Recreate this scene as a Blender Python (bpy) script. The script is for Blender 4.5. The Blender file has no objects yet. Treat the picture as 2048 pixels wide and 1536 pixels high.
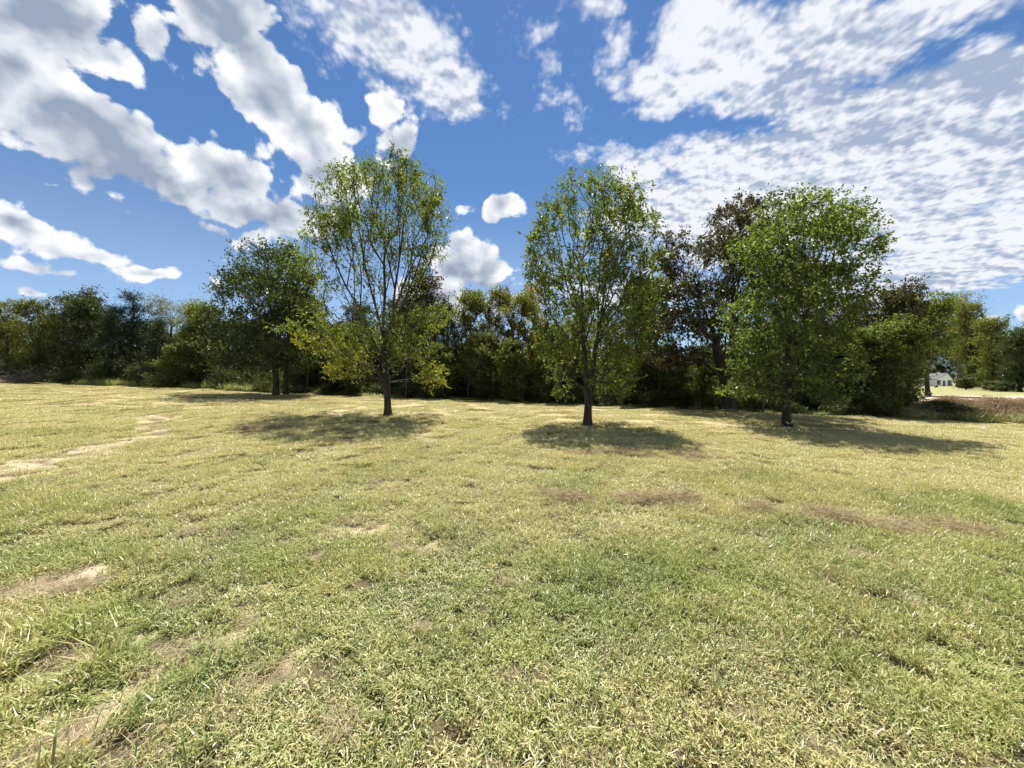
import bpy, math, time
import numpy as np
from mathutils import Vector, Matrix

SC = bpy.context.scene
COL = SC.collection
T0 = time.time()
R = math.radians
F = 769.0 / 2048.0            # focal length as a share of the picture width
EYE = 1.6

# ------------------------------------------------------------------ camera
cam = bpy.data.cameras.new('camera')
cam.sensor_width = 36.0
cam.lens = 36.0 * F
cam.shift_y = -13.0 / 2048.0
cam.clip_start = 0.05
cam.clip_end = 9000.0
camo = bpy.data.objects.new('camera', cam)
COL.objects.link(camo)
camo.location = (0, 0, EYE)
camo.rotation_euler = (R(90), 0, 0)
SC.camera = camo

# ------------------------------------------------------------------ light
SUN_EL, SUN_AZ = 65.5, 3.0      # azimuth measured from +Y (the view) towards +X
sun = bpy.data.lights.new('sun', 'SUN')
sun.energy = 4.9
sun.angle = R(0.53)
sun.color = (1.0, 0.955, 0.88)
suno = bpy.data.objects.new('sun', sun)
COL.objects.link(suno)
sd = Vector((math.sin(R(SUN_AZ)) * math.cos(R(SUN_EL)), math.cos(R(SUN_AZ)) * math.cos(R(SUN_EL)), math.sin(R(SUN_EL))))
suno.rotation_euler = sd.to_track_quat('Z', 'Y').to_euler()
suno.location = (0, 0, 60)
SC.view_settings.view_transform = 'Standard'
SC.view_settings.look = 'None'
SC.view_settings.exposure = 0.95
SC.view_settings.gamma = 1.0
SC.view_settings.use_curve_mapping = False
SC.cycles.max_bounces = 7
SC.cycles.diffuse_bounces = 4
SC.cycles.transmission_bounces = 5
SC.cycles.glossy_bounces = 2
SC.cycles.caustics_reflective = False
SC.cycles.caustics_refractive = False


class NT:
    """small wrapper that wires shader nodes"""
    def __init__(s, tree):
        s.t = tree
        tree.nodes.clear()

    def n(s, kind, **kw):
        nd = s.t.nodes.new(kind)
        for k, v in kw.items():
            setattr(nd, k, v)
        return nd

    def put(s, sock, v):
        if v is None:
            return
        if isinstance(v, bpy.types.NodeSocket):
            s.t.links.new(v, sock)
        else:
            sock.default_value = v

    def m(s, op, a, b=None, c=None, clamp=False):
        nd = s.n('ShaderNodeMath', operation=op, use_clamp=clamp)
        s.put(nd.inputs[0], a); s.put(nd.inputs[1], b); s.put(nd.inputs[2], c)
        return nd.outputs[0]

    def v(s, op, a, b=None):
        nd = s.n('ShaderNodeVectorMath', operation=op)
        s.put(nd.inputs[0], a); s.put(nd.inputs[1], b)
        return nd.outputs['Value'] if op in ('LENGTH', 'DOT_PRODUCT', 'DISTANCE') else nd.outputs[0]

    def scale(s, a, f):
        nd = s.n('ShaderNodeVectorMath', operation='SCALE')
        s.put(nd.inputs[0], a); s.put(nd.inputs['Scale'], f)
        return nd.outputs[0]

    def noise(s, vec, scale, detail=4.0, rough=0.5, dist=0.0, lac=2.0, kind='FBM', dim='3D'):
        nd = s.n('ShaderNodeTexNoise', noise_type=kind, noise_dimensions=dim)
        s.put(nd.inputs['Vector'], vec)
        nd.inputs['Scale'].default_value = scale
        nd.inputs['Detail'].default_value = detail
        nd.inputs['Roughness'].default_value = rough
        nd.inputs['Lacunarity'].default_value = lac
        nd.inputs['Distortion'].default_value = dist
        return nd.outputs[0]

    def voro(s, vec, scale, detail=1.5, rough=0.5, smooth=0.6):
        nd = s.n('ShaderNodeTexVoronoi', feature='SMOOTH_F1', voronoi_dimensions='2D')
        s.put(nd.inputs['Vector'], vec)
        nd.inputs['Scale'].default_value = scale
        nd.inputs['Detail'].default_value = detail
        nd.inputs['Roughness'].default_value = rough
        nd.inputs['Smoothness'].default_value = smooth
        return nd.outputs['Distance']

    def ss(s, x, a, b, lo=0.0, hi=1.0):
        nd = s.n('ShaderNodeMapRange', interpolation_type='SMOOTHSTEP', clamp=True)
        s.put(nd.inputs[0], x)
        nd.inputs[1].default_value = a; nd.inputs[2].default_value = b
        nd.inputs[3].default_value = lo; nd.inputs[4].default_value = hi
        return nd.outputs[0]

    def mix(s, f, a, b, kind='MIX'):
        nd = s.n('ShaderNodeMix', data_type='RGBA', blend_type=kind)
        s.put(nd.inputs[0], f)
        s.put(nd.inputs[6], a); s.put(nd.inputs[7], b)
        return nd.outputs[2]

    def sep(s, v):
        nd = s.n('ShaderNodeSeparateXYZ'); s.put(nd.inputs[0], v)
        return nd.outputs

    def comb(s, x, y, z):
        nd = s.n('ShaderNodeCombineXYZ')
        s.put(nd.inputs[0], x); s.put(nd.inputs[1], y); s.put(nd.inputs[2], z)
        return nd.outputs[0]


def rgb(r, g, b):
    return (r, g, b, 1.0)


# ------------------------------------------------------------------ sky
# Clouds sit in the world shader. They are placed by compass bearing: u = east/north, v = up/north of the
# ray, so the sky stays where it is from whichever spot it is seen.
def make_sky():
    w = bpy.data.worlds.new('World')
    SC.world = w
    w.use_nodes = True
    k = NT(w.node_tree)
    out = k.n('ShaderNodeOutputWorld')
    bg = k.n('ShaderNodeBackground')
    bg.inputs['Strength'].default_value = 0.056
    sky = k.n('ShaderNodeTexSky', sky_type='NISHITA')
    sky.sun_disc = False
    sky.sun_elevation = R(SUN_EL)
    sky.sun_rotation = R(SUN_AZ)
    sky.altitude = 200
    sky.air_density = 1.15
    sky.dust_density = 0.1
    sky.ozone_density = 1.6
    tc = k.n('ShaderNodeTexCoord')
    d = tc.outputs['Generated']
    x, y, z = k.sep(d)
    yc = k.m('MAXIMUM', y, 0.08)
    u = k.m('DIVIDE', x, yc)
    v = k.m('DIVIDE', z, yc)
    q = k.comb(u, v, 0.0)
    zc = k.m('MAXIMUM', z, 0.0)
    zp = k.m('ADD', zc, 0.23)
    deck = k.comb(k.m('DIVIDE', x, zp), k.m('DIVIDE', y, zp), 0.0)   # a flat cloud deck seen in perspective
    st = k.m('DIVIDE', 1.6, k.m('ADD', 1.0, k.m('MAXIMUM', y, -0.6)))
    p2 = k.comb(k.m('MULTIPLY', x, st), k.m('MULTIPLY', z, st), 0.0)
    # gentle warp of the placing coordinates so the outlines are not ellipses
    wn = k.n('ShaderNodeTexNoise', noise_dimensions='2D'); k.put(wn.inputs['Vector'], p2)
    wn.inputs['Scale'].default_value = 4.0; wn.inputs['Detail'].default_value = 2.0
    warp = k.scale(k.v('SUBTRACT', wn.outputs['Color'], (0.5, 0.5, 0.5)), 0.12)
    qw = k.v('ADD', q, warp)

    def blobs(lst):
        acc = None
        for (px, py, rx, ry, rot, wt) in lst:
            mp = k.n('ShaderNodeMapping', vector_type='TEXTURE')
            k.put(mp.inputs['Vector'], qw)
            mp.inputs['Location'].default_value = ((px - 1024) / 769, (755 - py) / 769, 0)
            mp.inputs['Rotation'].default_value = (0, 0, R(-rot))
            mp.inputs['Scale'].default_value = (rx / 769, ry / 769, 1)
            ln = k.v('LENGTH', mp.outputs[0])
            val = k.m('MULTIPLY_ADD', ln, -wt, wt * 1.10)
            acc = val if acc is None else k.m('SMOOTH_MAX', acc, val, 0.13)
        return acc

    CUM = [(40, 40, 260, 98, 14, 1.2), (240, 112, 100, 46, 30, .9), (-60, 160, 200, 110, 10, 1.2),
           (200, 290, 340, 92, 22, 1.4), (80, 215, 150, 72, 15, 1.2), (430, 350, 130, 66, 28, 1.2), (170, 372, 120, 34, 20, .7),
           (430, 45, 125, 105, 30, 1.0), (535, 160, 150, 84, 48, 1.3), (620, 262, 130, 90, 55, 1.3), (655, 345, 85, 78, 60, 1.0), (310, 82, 80, 42, 35, .7),
           (490, 435, 115, 42, 5, .8), (585, 445, 95, 52, 0, .9), (430, 470, 64, 20, 20, .6), (500, 490, 60, 26, 0, .6),
           (50, 450, 140, 34, 19, .7), (190, 503, 80, 20, 18, .6), (280, 546, 92, 22, 10, .7), (110, 535, 95, 13, 3, .45), (60, 588, 34, 15, 10, .65),
           (420, 522, 44, 19, 12, .65), (412, 568, 22, 22, 0, .65),
           (768, 205, 40, 60, -25, .7), (810, 285, 56, 60, -10, .8), (722, 265, 34, 36, 0, .5), (706, 130, 14, 14, 0, .4),
           (1008, 416, 37, 32, 0, .95), (925, 412, 34, 13, 0, .5), (918, 482, 42, 34, 0, .8), (925, 530, 84, 54, 0, 1.05), (980, 545, 36, 40, 0, .85),
           (880, 600, 90, 50, 0, .9), (1000, 610, 44, 18, 0, .5),
           (1975, 646, 46, 11, 0, .55), (2052, 640, 20, 22, 0, .65), (2040, 676, 34, 13, 0, .65), (95, 380, 40, 9, 3, .42), (335, 418, 22, 10, 0, .42)]
    ALT = [(700, 30, 200, 105, 25, 1.1), (840, 112, 170, 92, 33, 1.1), (940, 190, 90, 36, 38, .8),
           (1105, 150, 42, 170, -12, .42), (1150, 300, 40, 46, 0, .55),
           (1215, 110, 60, 100, 10, .75), (1180, 15, 90, 36, 0, .6), (1340, 165, 110, 76, 10, 1.0), (1450, 90, 200, 135, 0, 1.4), (1700, 50, 280, 112, -12, 1.4), (1560, 172, 160, 62, -5, 1.1),
           (1860, 0, 260, 66, -10, 1.1),
           (1270, 330, 105, 62, 10, 1.0), (1470, 325, 210, 82, 0, 1.3), (1740, 265, 250, 112, -18, 1.5), (1980, 175, 220, 120, -18, 1.6),
           (2010, 330, 260, 150, 0, 1.6), (1830, 410, 260, 100, 5, 1.5), (1620, 390, 240, 90, 0, 1.4), (1330, 430, 170, 80, 0, 1.2), (1960, 500, 260, 80, 3, 1.6),
           (1480, 480, 220, 80, 0, 1.2), (1880, 560, 190, 36, 3, 1.1), (1250, 570, 200, 50, 0, .8), (1700, 570, 220, 60, 0, 1.0)]
    fc = blobs(CUM)
    fa = blobs(ALT)
    # beyond the frame the same broken cloud goes on
    behind = k.ss(y, 0.30, 0.05)
    high = k.ss(v, 1.02, 1.45)
    off = k.m('MAXIMUM', behind, high)
    gen = k.m('MULTIPLY_ADD', k.noise(deck, 1.1, 2.0, dim='2D'), 3.2, -1.45)
    fc = k.m('ADD', k.m('MULTIPLY', fc, k.m('SUBTRACT', 1.0, off)), k.m('MULTIPLY', gen, off))
    fa = k.m('ADD', k.m('MULTIPLY', fa, k.m('SUBTRACT', 1.0, off)), k.m('MULTIPLY', -1.0, off))

    # cumulus: billowy edges
    def billow(vec):
        b1 = k.voro(vec, 7.5, 2.0, 0.55, 0.5)
        n1 = k.noise(vec, 12.0, 3.0, 0.6, dim='2D')
        return k.m('ADD', k.m('MULTIPLY', b1, -1.25), k.m('MULTIPLY', n1, 0.9))
    n0 = k.noise(p2, 4.6, 9.0, 0.70, 0.2, dim='2D')
    puff = k.voro(p2, 24.0, 1.0, 0.55, 0.35)
    b0 = billow(p2)
    # the same field a little nearer the sun: the difference lights the sides that face it
    b2 = billow(k.v('ADD', p2, (0.008, 0.024, 0.0)))
    dn = k.m('ADD', k.m('MULTIPLY_ADD', n0, 3.0, -1.44), k.m('MULTIPLY_ADD', b0, 0.55, 0.04))
    dc = k.m('ADD', k.m('MULTIPLY_ADD', fc, 1.25, 0.10), k.m('MULTIPLY', k.m('ADD', dn, k.m('MULTIPLY_ADD', puff, -0.85, 0.34)), 0.80))
    ac = k.ss(dc, -0.04, 0.26)
    body = k.m('ADD', k.m('ADD', fc, k.m('MULTIPLY', dn, 0.14)), k.m('MULTIPLY_ADD', k.noise(deck, 2.4, 5.0, 0.6, 0.3, dim='2D'), 1.9, -0.95))
    thick = k.ss(k.m('ADD', body, k.m('MULTIPLY_ADD', k.noise(p2, 9.0, 6.0, 0.65, 0.4, dim='2D'), 1.1, -0.55)), 0.02, 1.15)
    rim = k.m('SUBTRACT', b0, b2)
    lit = k.m('ADD', k.m('ADD', k.m('MULTIPLY_ADD', thick, -0.80, 1.0), k.m('MULTIPLY_ADD', puff, -0.35, 0.15)), k.m('MULTIPLY', rim, k.m('MULTIPLY_ADD', thick, -0.55, 1.15)), clamp=True)
    ccol = k.mix(lit, rgb(3.0, 3.7, 4.9), rgb(9.3, 9.5, 9.8))

    # high broken deck: small cells in rows
    na = k.noise(deck, 3.4, 7.0, 0.66, 0.25, dim='2D')
    cells = k.voro(deck, 8.0, 3.0, 0.65, 0.4)
    ripple = k.noise(k.v('MULTIPLY', deck, (1.6, 0.7, 1.0)), 18.0, 3.0, 0.65, dim='2D')
    da = k.m('ADD', k.m('MULTIPLY_ADD', fa, 1.45, 0.36), k.m('ADD', k.m('MULTIPLY_ADD', na, 2.1, -1.07), k.m('MULTIPLY_ADD', cells, -0.80, 0.38)))
    da = k.m('ADD', da, k.m('MULTIPLY_ADD', ripple, 0.8, -0.38))
    aa = k.m('MULTIPLY', k.ss(da, 0.0, 0.95), 0.96)
    shade = k.noise(deck, 1.9, 5.0, 0.65, 0.5, dim='2D')
    cell2 = k.voro(k.v('ADD', deck, (0.0, 0.022, 0.0)), 8.0, 3.0, 0.65, 0.4)
    ta = k.m('ADD', k.m('MULTIPLY', k.ss(da, 0.9, 2.6), 0.45), k.m('ADD', k.m('MULTIPLY_ADD', shade, 3.4, -1.42), k.m('ADD', k.m('MULTIPLY_ADD', ripple, 0.35, -0.17), k.m('MULTIPLY', k.m('SUBTRACT', cells, cell2), 1.8))), clamp=True)
    acol = k.mix(ta, rgb(8.6, 8.8, 9.3), rgb(3.7, 4.5, 6.0))

    hs = k.n('ShaderNodeHueSaturation')
    k.put(hs.inputs['Saturation'], k.ss(z, 0.02, 0.45, 0.80, 1.25))
    hs.inputs['Hue'].default_value = 0.505
    k.put(hs.inputs['Color'], sky.outputs[0])
    base = k.mix(k.ss(z, 0.35, 0.0), hs.outputs[0], k.mix(1.0, hs.outputs[0], rgb(0.62, 0.86, 1.25), 'MULTIPLY'))
    lowfade = k.ss(z, -0.01, 0.05)
    c1 = k.mix(k.m('MULTIPLY', aa, lowfade), base, acol)
    c2 = k.mix(k.m('MULTIPLY', ac, lowfade), c1, ccol)
    k.put(bg.inputs['Color'], c2)
    k.put(out.inputs[0], bg.outputs[0])
    w.cycles.sampling_method = 'MANUAL'
    w.cycles.sample_map_resolution = 512


make_sky()


# ------------------------------------------------------------------ helpers
def P(px, py, Y):
    """the world point at depth Y that the photograph shows at pixel px, py"""
    return np.array([(px - 1024) / 769 * Y, Y, EYE - (py - 755) / 769 * Y])


_rs = np.random.RandomState(7)
_tab = _rs.rand(256, 256)


def vnoise(x, y):
    xi = np.floor(x).astype(int); yi = np.floor(y).astype(int)
    fx = x - xi; fy = y - yi
    fx = fx * fx * (3 - 2 * fx); fy = fy * fy * (3 - 2 * fy)
    g = lambda a, b: _tab[a & 255, b & 255]
    return (g(xi, yi) * (1 - fx) + g(xi + 1, yi) * fx) * (1 - fy) + (g(xi, yi + 1) * (1 - fx) + g(xi + 1, yi + 1) * fx) * fy


def fbm(x, y, oct=4, gain=0.5):
    a, s, t = 1.0, 0.0, 0.0
    for i in range(oct):
        s = s + a * vnoise(x * 2 ** i + 17.3 * i, y * 2 ** i + 5.1 * i)
        t += a; a *= gain
    return s / t


def sst(x, a, b):
    t = np.clip((x - a) / (b - a), 0, 1)
    return t * t * (3 - 2 * t)


def edge_s(x, y):
    return y - (23.7 - 0.168 * x)


def east_of_wood(x, y):
    """metres east of the line where the wood ends"""
    return x - (22.2 + (y - 20.9) * 0.95)


def terrain(x, y):
    """height of the ground: the field falls gently to the right, a bank closes it there"""
    x = np.asarray(x, float); y = np.asarray(y, float)
    s = edge_s(x, y)
    xc = np.clip(x, -55, 60)
    z = -0.03 * xc
    z = z + 0.05 * (fbm(x * 0.22, y * 0.22, 3) - 0.5) + 0.05 * (fbm(x * 0.07 + 3, y * 0.07, 2) - 0.5) * 2
    far = sst(s, 8, 30)
    back = 0.12 - 2.45 * sst(y, 55, 160)
    rightside = sst(east_of_wood(x, y), -1.0, 1.5)
    f = np.maximum(far, rightside * sst(s, 0.9, 3.2))
    f = np.where(y < 0, 0, f)
    z = z * (1 - f) + back * f
    bump = rightside * sst(s, 0.6, 2.2) * (1 - sst(s, 4.0, 7.0))
    z = z + bump * (fbm(x * 0.8, y * 0.8, 3) - 0.4) * 0.45
    return z


def ellm(x, y, cx, cy, rx, ry, rot=0.0):
    c, s = math.cos(R(rot)), math.sin(R(rot))
    dx, dy = x - cx, y - cy
    a = (dx * c + dy * s) / rx; b = (-dx * s + dy * c) / ry
    return 1 - np.sqrt(a * a + b * b)


def gpos(px, py):
    """ground point seen at a pixel (field plane)"""
    Y = 769 * EYE / ((py - 755) - 0.03 * (px - 1024))
    return (px - 1024) / 769 * Y, Y


def seg_mask(x, y, pts, w):
    d = np.full(np.shape(x), 1e9)
    for (a, b) in zip(pts[:-1], pts[1:]):
        ax, ay = gpos(*a); bx, by = gpos(*b)
        vx, vy = bx - ax, by - ay
        t = np.clip(((x - ax) * vx + (y - ay) * vy) / (vx * vx + vy * vy), 0, 1)
        d = np.minimum(d, np.hypot(x - ax - t * vx, y - ay - t * vy))
    return 1 - d / w


BARE_LINES = [([(-200, 985), (0, 945), (120, 915), (210, 890), (315, 868)], 0.62, 1.0),
              ([(315, 868), (300, 850), (330, 828)], 0.35, 0.8),
              ([(-120, 1215), (0, 1185), (110, 1155)], 0.34, 1.1),
              ([(-100, 1420), (30, 1370), (160, 1300), (300, 1260)], 0.14, .68),
              ([(0, 1500), (180, 1440), (330, 1330), (480, 1255)], 0.15, .62),
              ([(300, 1225), (400, 1195)], 0.10, .6), ([(430, 1400), (560, 1330), (620, 1280)], 0.10, .6),
              ([(660, 1065), (750, 1055)], 0.20, .7), ([(790, 1085), (870, 1095)], .13, .6)]
CLIP_LINES = [([(1085, 988), (1165, 1003)], 0.16), ([(1255, 1000), (1330, 1008), (1395, 1008)], 0.26), ([(1420, 1016), (1520, 1022), (1640, 1032), (1700, 1040)], 0.26),
              ([(1740, 1052), (1960, 1062)], 0.25), ([(1130, 905), (1300, 915), (1460, 918)], 0.30), ([(480, 860), (600, 858)], .3)]


def masks(x, y):
    """bare: straw-coloured thin soil; dry: share of dead blades; lush: greener, longer spots"""
    n = fbm(x * 0.9, y * 0.9, 5, 0.6); n2 = fbm(x * 0.33 + 40, y * 0.33 + 9, 3); n3 = fbm(x * 3.0 + 4, y * 3.0, 3, .6)
    bare = np.zeros(np.shape(x))
    for pts, w, k in BARE_LINES:
        m = seg_mask(x, y, pts, w)
        bare = np.maximum(bare, sst(m * 0.9 + (n3 - 0.5) * 1.5, 0.02, 0.55) * k * (m > -1.0))
    lush = sst(n2, 0.52, 0.68) * (1 - .75 * sst(y, 6, 10))
    for (px, py, rx, ry) in [(30, 870, 2.0, .8), (250, 825, 3., .8), (170, 1130, .9, .45), (60, 1010, 1.5, .6), (680, 1110, .7, .4), (660, 855, 2.0, .8)]:
        cx, cy = gpos(px, py)
        lush = np.maximum(lush, sst(ellm(x, y, cx, cy, rx, ry) + (n3 - .5), 0, .6))
    dry = 0.43 + (n - 0.5) * 1.5
    dry = dry + 0.12 * sst(y, 2.6, 4.5) + 0.52 * sst(y, 3.8, 8.0) + 0.12 * sst(y, 15, 22)         # further off the field is yellower
    dry = dry + 0.22 * sst(ellm(x, y, 10.5, 6.5, 6.5, 3.0), 0, .5) + 0.25 * sst(ellm(x, y, 12, 15, 14, 4.5), 0, .5)
    dry = dry - 0.16 * lush
    clip = np.zeros(np.shape(x))
    for pts, w in CLIP_LINES:
        m = seg_mask(x, y, pts, w)
        clip = np.maximum(clip, sst(m + (n3 - 0.5) * 1.6, 0.05, 0.6) * (m > -0.8))
    return np.clip(bare, 0, 1), np.clip(dry, 0, 1), np.clip(lush, 0, 1), clip


def link(o, parent=None, label=None, cat=None, group=None, kind=None):
    COL.objects.link(o)
    if parent is not None: o.parent = parent
    if label: o['label'] = label
    if cat: o['category'] = cat
    if group: o['group'] = group
    if kind: o['kind'] = kind
    return o


def mesh_np(name, V, Fc, mats, attrs=None, smooth=False, mat_idx=None):
    """mesh from arrays; Fc is (n,3) or (n,4)"""
    V = np.asarray(V, np.float32); Fc = np.asarray(Fc, np.int32)
    me = bpy.data.meshes.new(name)
    me.vertices.add(len(V)); me.vertices.foreach_set('co', V.ravel())
    k = Fc.shape[1]
    me.loops.add(Fc.size); me.loops.foreach_set('vertex_index', Fc.ravel())
    me.polygons.add(len(Fc))
    me.polygons.foreach_set('loop_start', np.arange(0, Fc.size, k, dtype=np.int32))
    me.polygons.foreach_set('loop_total', np.full(len(Fc), k, np.int32))
    if mat_idx is not None: me.polygons.foreach_set('material_index', np.asarray(mat_idx, np.int32))
    for m in (mats if isinstance(mats, (list, tuple)) else [mats]):
        me.materials.append(m)
    me.polygons.foreach_set('use_smooth', np.full(len(Fc), smooth, bool))
    me.update(calc_edges=True)
    for an, av in (attrs or {}).items():
        av = np.asarray(av, np.float32)
        if av.ndim == 1:
            a = me.attributes.new(an, 'FLOAT', 'POINT'); a.data.foreach_set('value', av)
        else:
            a = me.attributes.new(an, 'FLOAT_COLOR', 'POINT'); a.data.foreach_set('color', av.ravel())
    return me


def empty(name, loc, **kw):
    o = bpy.data.objects.new(name, None)
    o.location = loc
    o.empty_display_size = 0.3
    return link(o, **kw)


# ------------------------------------------------------------------ materials
def mat(name):
    m = bpy.data.materials.new(name); m.use_nodes = True
    k = NT(m.node_tree)
    o = k.n('ShaderNodeOutputMaterial')
    return m, k, o


def leaf_material(name, dark, light, yellow, brown, trans=0.48, rough=0.45, warm=(1.55, 1.6, 0.6), spec=0.35):
    """leaf colour from the per-leaf attribute: r = light/dark, g = yellowed, b = browned"""
    m, k, o = mat(name)
    at = k.n('ShaderNodeAttribute', attribute_name='leaf')
    sr = k.n('ShaderNodeSeparateColor'); k.put(sr.inputs[0], at.outputs['Color'])
    c = k.mix(sr.outputs[0], rgb(*dark), rgb(*light))
    c = k.mix(sr.outputs[1], c, rgb(*yellow))
    c = k.mix(sr.outputs[2], c, rgb(*brown))
    p = k.n('ShaderNodeBsdfPrincipled')
    k.put(p.inputs['Base Color'], c)
    p.inputs['Roughness'].default_value = rough
    p.inputs['Specular IOR Level'].default_value = spec
    t = k.n('ShaderNodeBsdfTranslucent')
    tcol = k.mix(1.0, c, rgb(*warm), 'MULTIPLY')
    k.put(t.inputs['Color'], tcol)
    mx = k.n('ShaderNodeMixShader'); mx.inputs[0].default_value = trans
    k.put(mx.inputs[1], p.outputs[0]); k.put(mx.inputs[2], t.outputs[0])
    k.put(o.inputs[0], mx.outputs[0])
    return m


def bark_material(name, c1, c2, scale=9.0):
    m, k, o = mat(name)
    tc = k.n('ShaderNodeTexCoord').outputs['Object']
    st = k.v('MULTIPLY', tc, (1.0, 1.0, 0.22))
    n1 = k.noise(st, scale, 6.0, 0.65, 0.5)
    n2 = k.noise(tc, 1.7, 3.0)
    c = k.mix(k.ss(n1, 0.35, 0.7), rgb(*c1), rgb(*c2))
    c = k.mix(k.ss(n2, 0.5, 0.8, 0, 0.5), c, rgb(c2[0] * .9, c2[1] * 1.1, c2[2] * .8))
    p = k.n('ShaderNodeBsdfPrincipled')
    k.put(p.inputs['Base Color'], c)
    p.inputs['Roughness'].default_value = 0.9
    b = k.n('ShaderNodeBump'); b.inputs['Strength'].default_value = 0.9; b.inputs['Distance'].default_value = 0.03
    k.put(b.inputs['Height'], n1)
    k.put(p.inputs['Normal'], b.outputs[0])
    k.put(o.inputs[0], p.outputs[0])
    return m


def plain(name, c, rough=0.6, var=0.15, scale=3.0, spec=0.4):
    m, k, o = mat(name)
    tc = k.n('ShaderNodeTexCoord').outputs['Object']
    n1 = k.noise(tc, scale, 5.0, 0.6)
    cc = k.mix(n1, rgb(*[v * (1 - var) for v in c]), rgb(*[v * (1 + var) for v in c]))
    p = k.n('ShaderNodeBsdfPrincipled')
    k.put(p.inputs['Base Color'], cc)
    p.inputs['Roughness'].default_value = rough
    p.inputs['Specular IOR Level'].default_value = spec
    k.put(o.inputs[0], p.outputs[0])
    return m


M = {}
M['bark_dark'] = bark_material('dark_bark', (0.022, 0.017, 0.013), (0.075, 0.06, 0.046))
M['bark_grey'] = bark_material('grey_bark', (0.045, 0.038, 0.03), (0.14, 0.12, 0.095))
M['ash'] = leaf_material('ash_leaf', (0.052, 0.080, 0.022), (0.160, 0.200, 0.055), (0.36, 0.33, 0.055), (0.12, 0.07, 0.03), trans=.5, rough=.42, spec=.45)
M['maple'] = leaf_material('maple_leaf', (0.040, 0.064, 0.022), (0.150, 0.200, 0.058), (0.28, 0.29, 0.06), (0.10, 0.06, 0.025), trans=.5, rough=.42, spec=.45)
M['deep'] = leaf_material('deep_green_leaf', (0.022, 0.040, 0.016), (0.070, 0.095, 0.032), (0.17, 0.17, 0.03), (0.09, 0.05, 0.02), trans=0.4, rough=.42, spec=.45)
M['oak'] = leaf_material('oak_leaf', (0.030, 0.036, 0.014), (0.068, 0.074, 0.024), (0.17, 0.16, 0.03), (0.088, 0.054, 0.034), trans=0.33, rough=.42, spec=.45)
M['olive'] = leaf_material('olive_leaf', (0.060, 0.082, 0.026), (0.155, 0.175, 0.058), (0.24, 0.21, 0.045), (0.15, 0.10, 0.045))
M['cedar'] = leaf_material('cedar_leaf', (0.014, 0.032, 0.016), (0.040, 0.062, 0.028), (0.09, 0.10, 0.03), (0.07, 0.05, 0.03), trans=0.18)
M['gold'] = leaf_material('gold_leaf', (0.20, 0.15, 0.025), (0.36, 0.25, 0.03), (0.42, 0.30, 0.03), (0.22, 0.10, 0.03))
M['scrub'] = leaf_material('scrub_leaf', (0.032, 0.05, 0.014), (0.085, 0.11, 0.028), (0.18, 0.16, 0.04), (0.16, 0.095, 0.055), trans=0.3)
M['fallen'] = leaf_material('fallen_leaf', (0.24, 0.16, 0.09), (0.42, 0.32, 0.18), (0.50, 0.40, 0.10), (0.20, 0.12, 0.07), trans=.2)
M['dead'] = leaf_material('dead_stalk', (0.33, 0.26, 0.155), (0.54, 0.46, 0.30), (0.34, 0.27, 0.13), (0.31, 0.21, 0.135), trans=0.3, warm=(1.2, 1.1, .9))


def grass_material():
    m, k, o = mat('grass_blade')
    at = k.n('ShaderNodeAttribute', attribute_name='blade')        # r random, g height along the blade, b kind
    sr = k.n('ShaderNodeSeparateColor'); k.put(sr.inputs[0], at.outputs['Color'])
    dry = k.n('ShaderNodeAttribute', attribute_name='dry', attribute_type='INSTANCER').outputs['Fac']
    geo = k.n('ShaderNodeNewGeometry')
    n = k.noise(geo.outputs['Position'], 5.0, 3.0, 0.6)
    f = k.m('SUBTRACT', k.m('ADD', dry, k.m('MULTIPLY_ADD', n, 0.7, -0.35)), sr.outputs[0])
    f = k.ss(f, -0.06, 0.08)
    hue = k.noise(geo.outputs['Position'], 0.8, 3.0)
    g = k.mix(k.ss(hue, 0.35, 0.65), rgb(0.145, 0.20, 0.050), rgb(0.29, 0.33, 0.080))
    g = k.mix(sr.outputs[2], g, rgb(0.50, 0.56, 0.24))
    s = k.mix(sr.outputs[2], rgb(0.46, 0.41, 0.18), rgb(0.70, 0.68, 0.40))
    c = k.mix(f, g, s)
    root = k.ss(sr.outputs[1], 0.0, 0.55, 0.25, 1.0)    # base darkened: shade between the blades painted into their colour
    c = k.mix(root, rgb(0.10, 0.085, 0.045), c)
    p = k.n('ShaderNodeBsdfPrincipled')
    k.put(p.inputs['Base Color'], c)
    p.inputs['Roughness'].default_value = 0.36
    p.inputs['Specular IOR Level'].default_value = 0.4
    t = k.n('ShaderNodeBsdfTranslucent')
    k.put(t.inputs['Color'], k.mix(1.0, c, rgb(1.25, 1.2, 0.75), 'MULTIPLY'))
    mx = k.n('ShaderNodeMixShader'); mx.inputs[0].default_value = 0.27
    k.put(mx.inputs[1], p.outputs[0]); k.put(mx.inputs[2], t.outputs[0])
    k.put(o.inputs[0], mx.outputs[0])
    return m


M['grass'] = grass_material()


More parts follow.
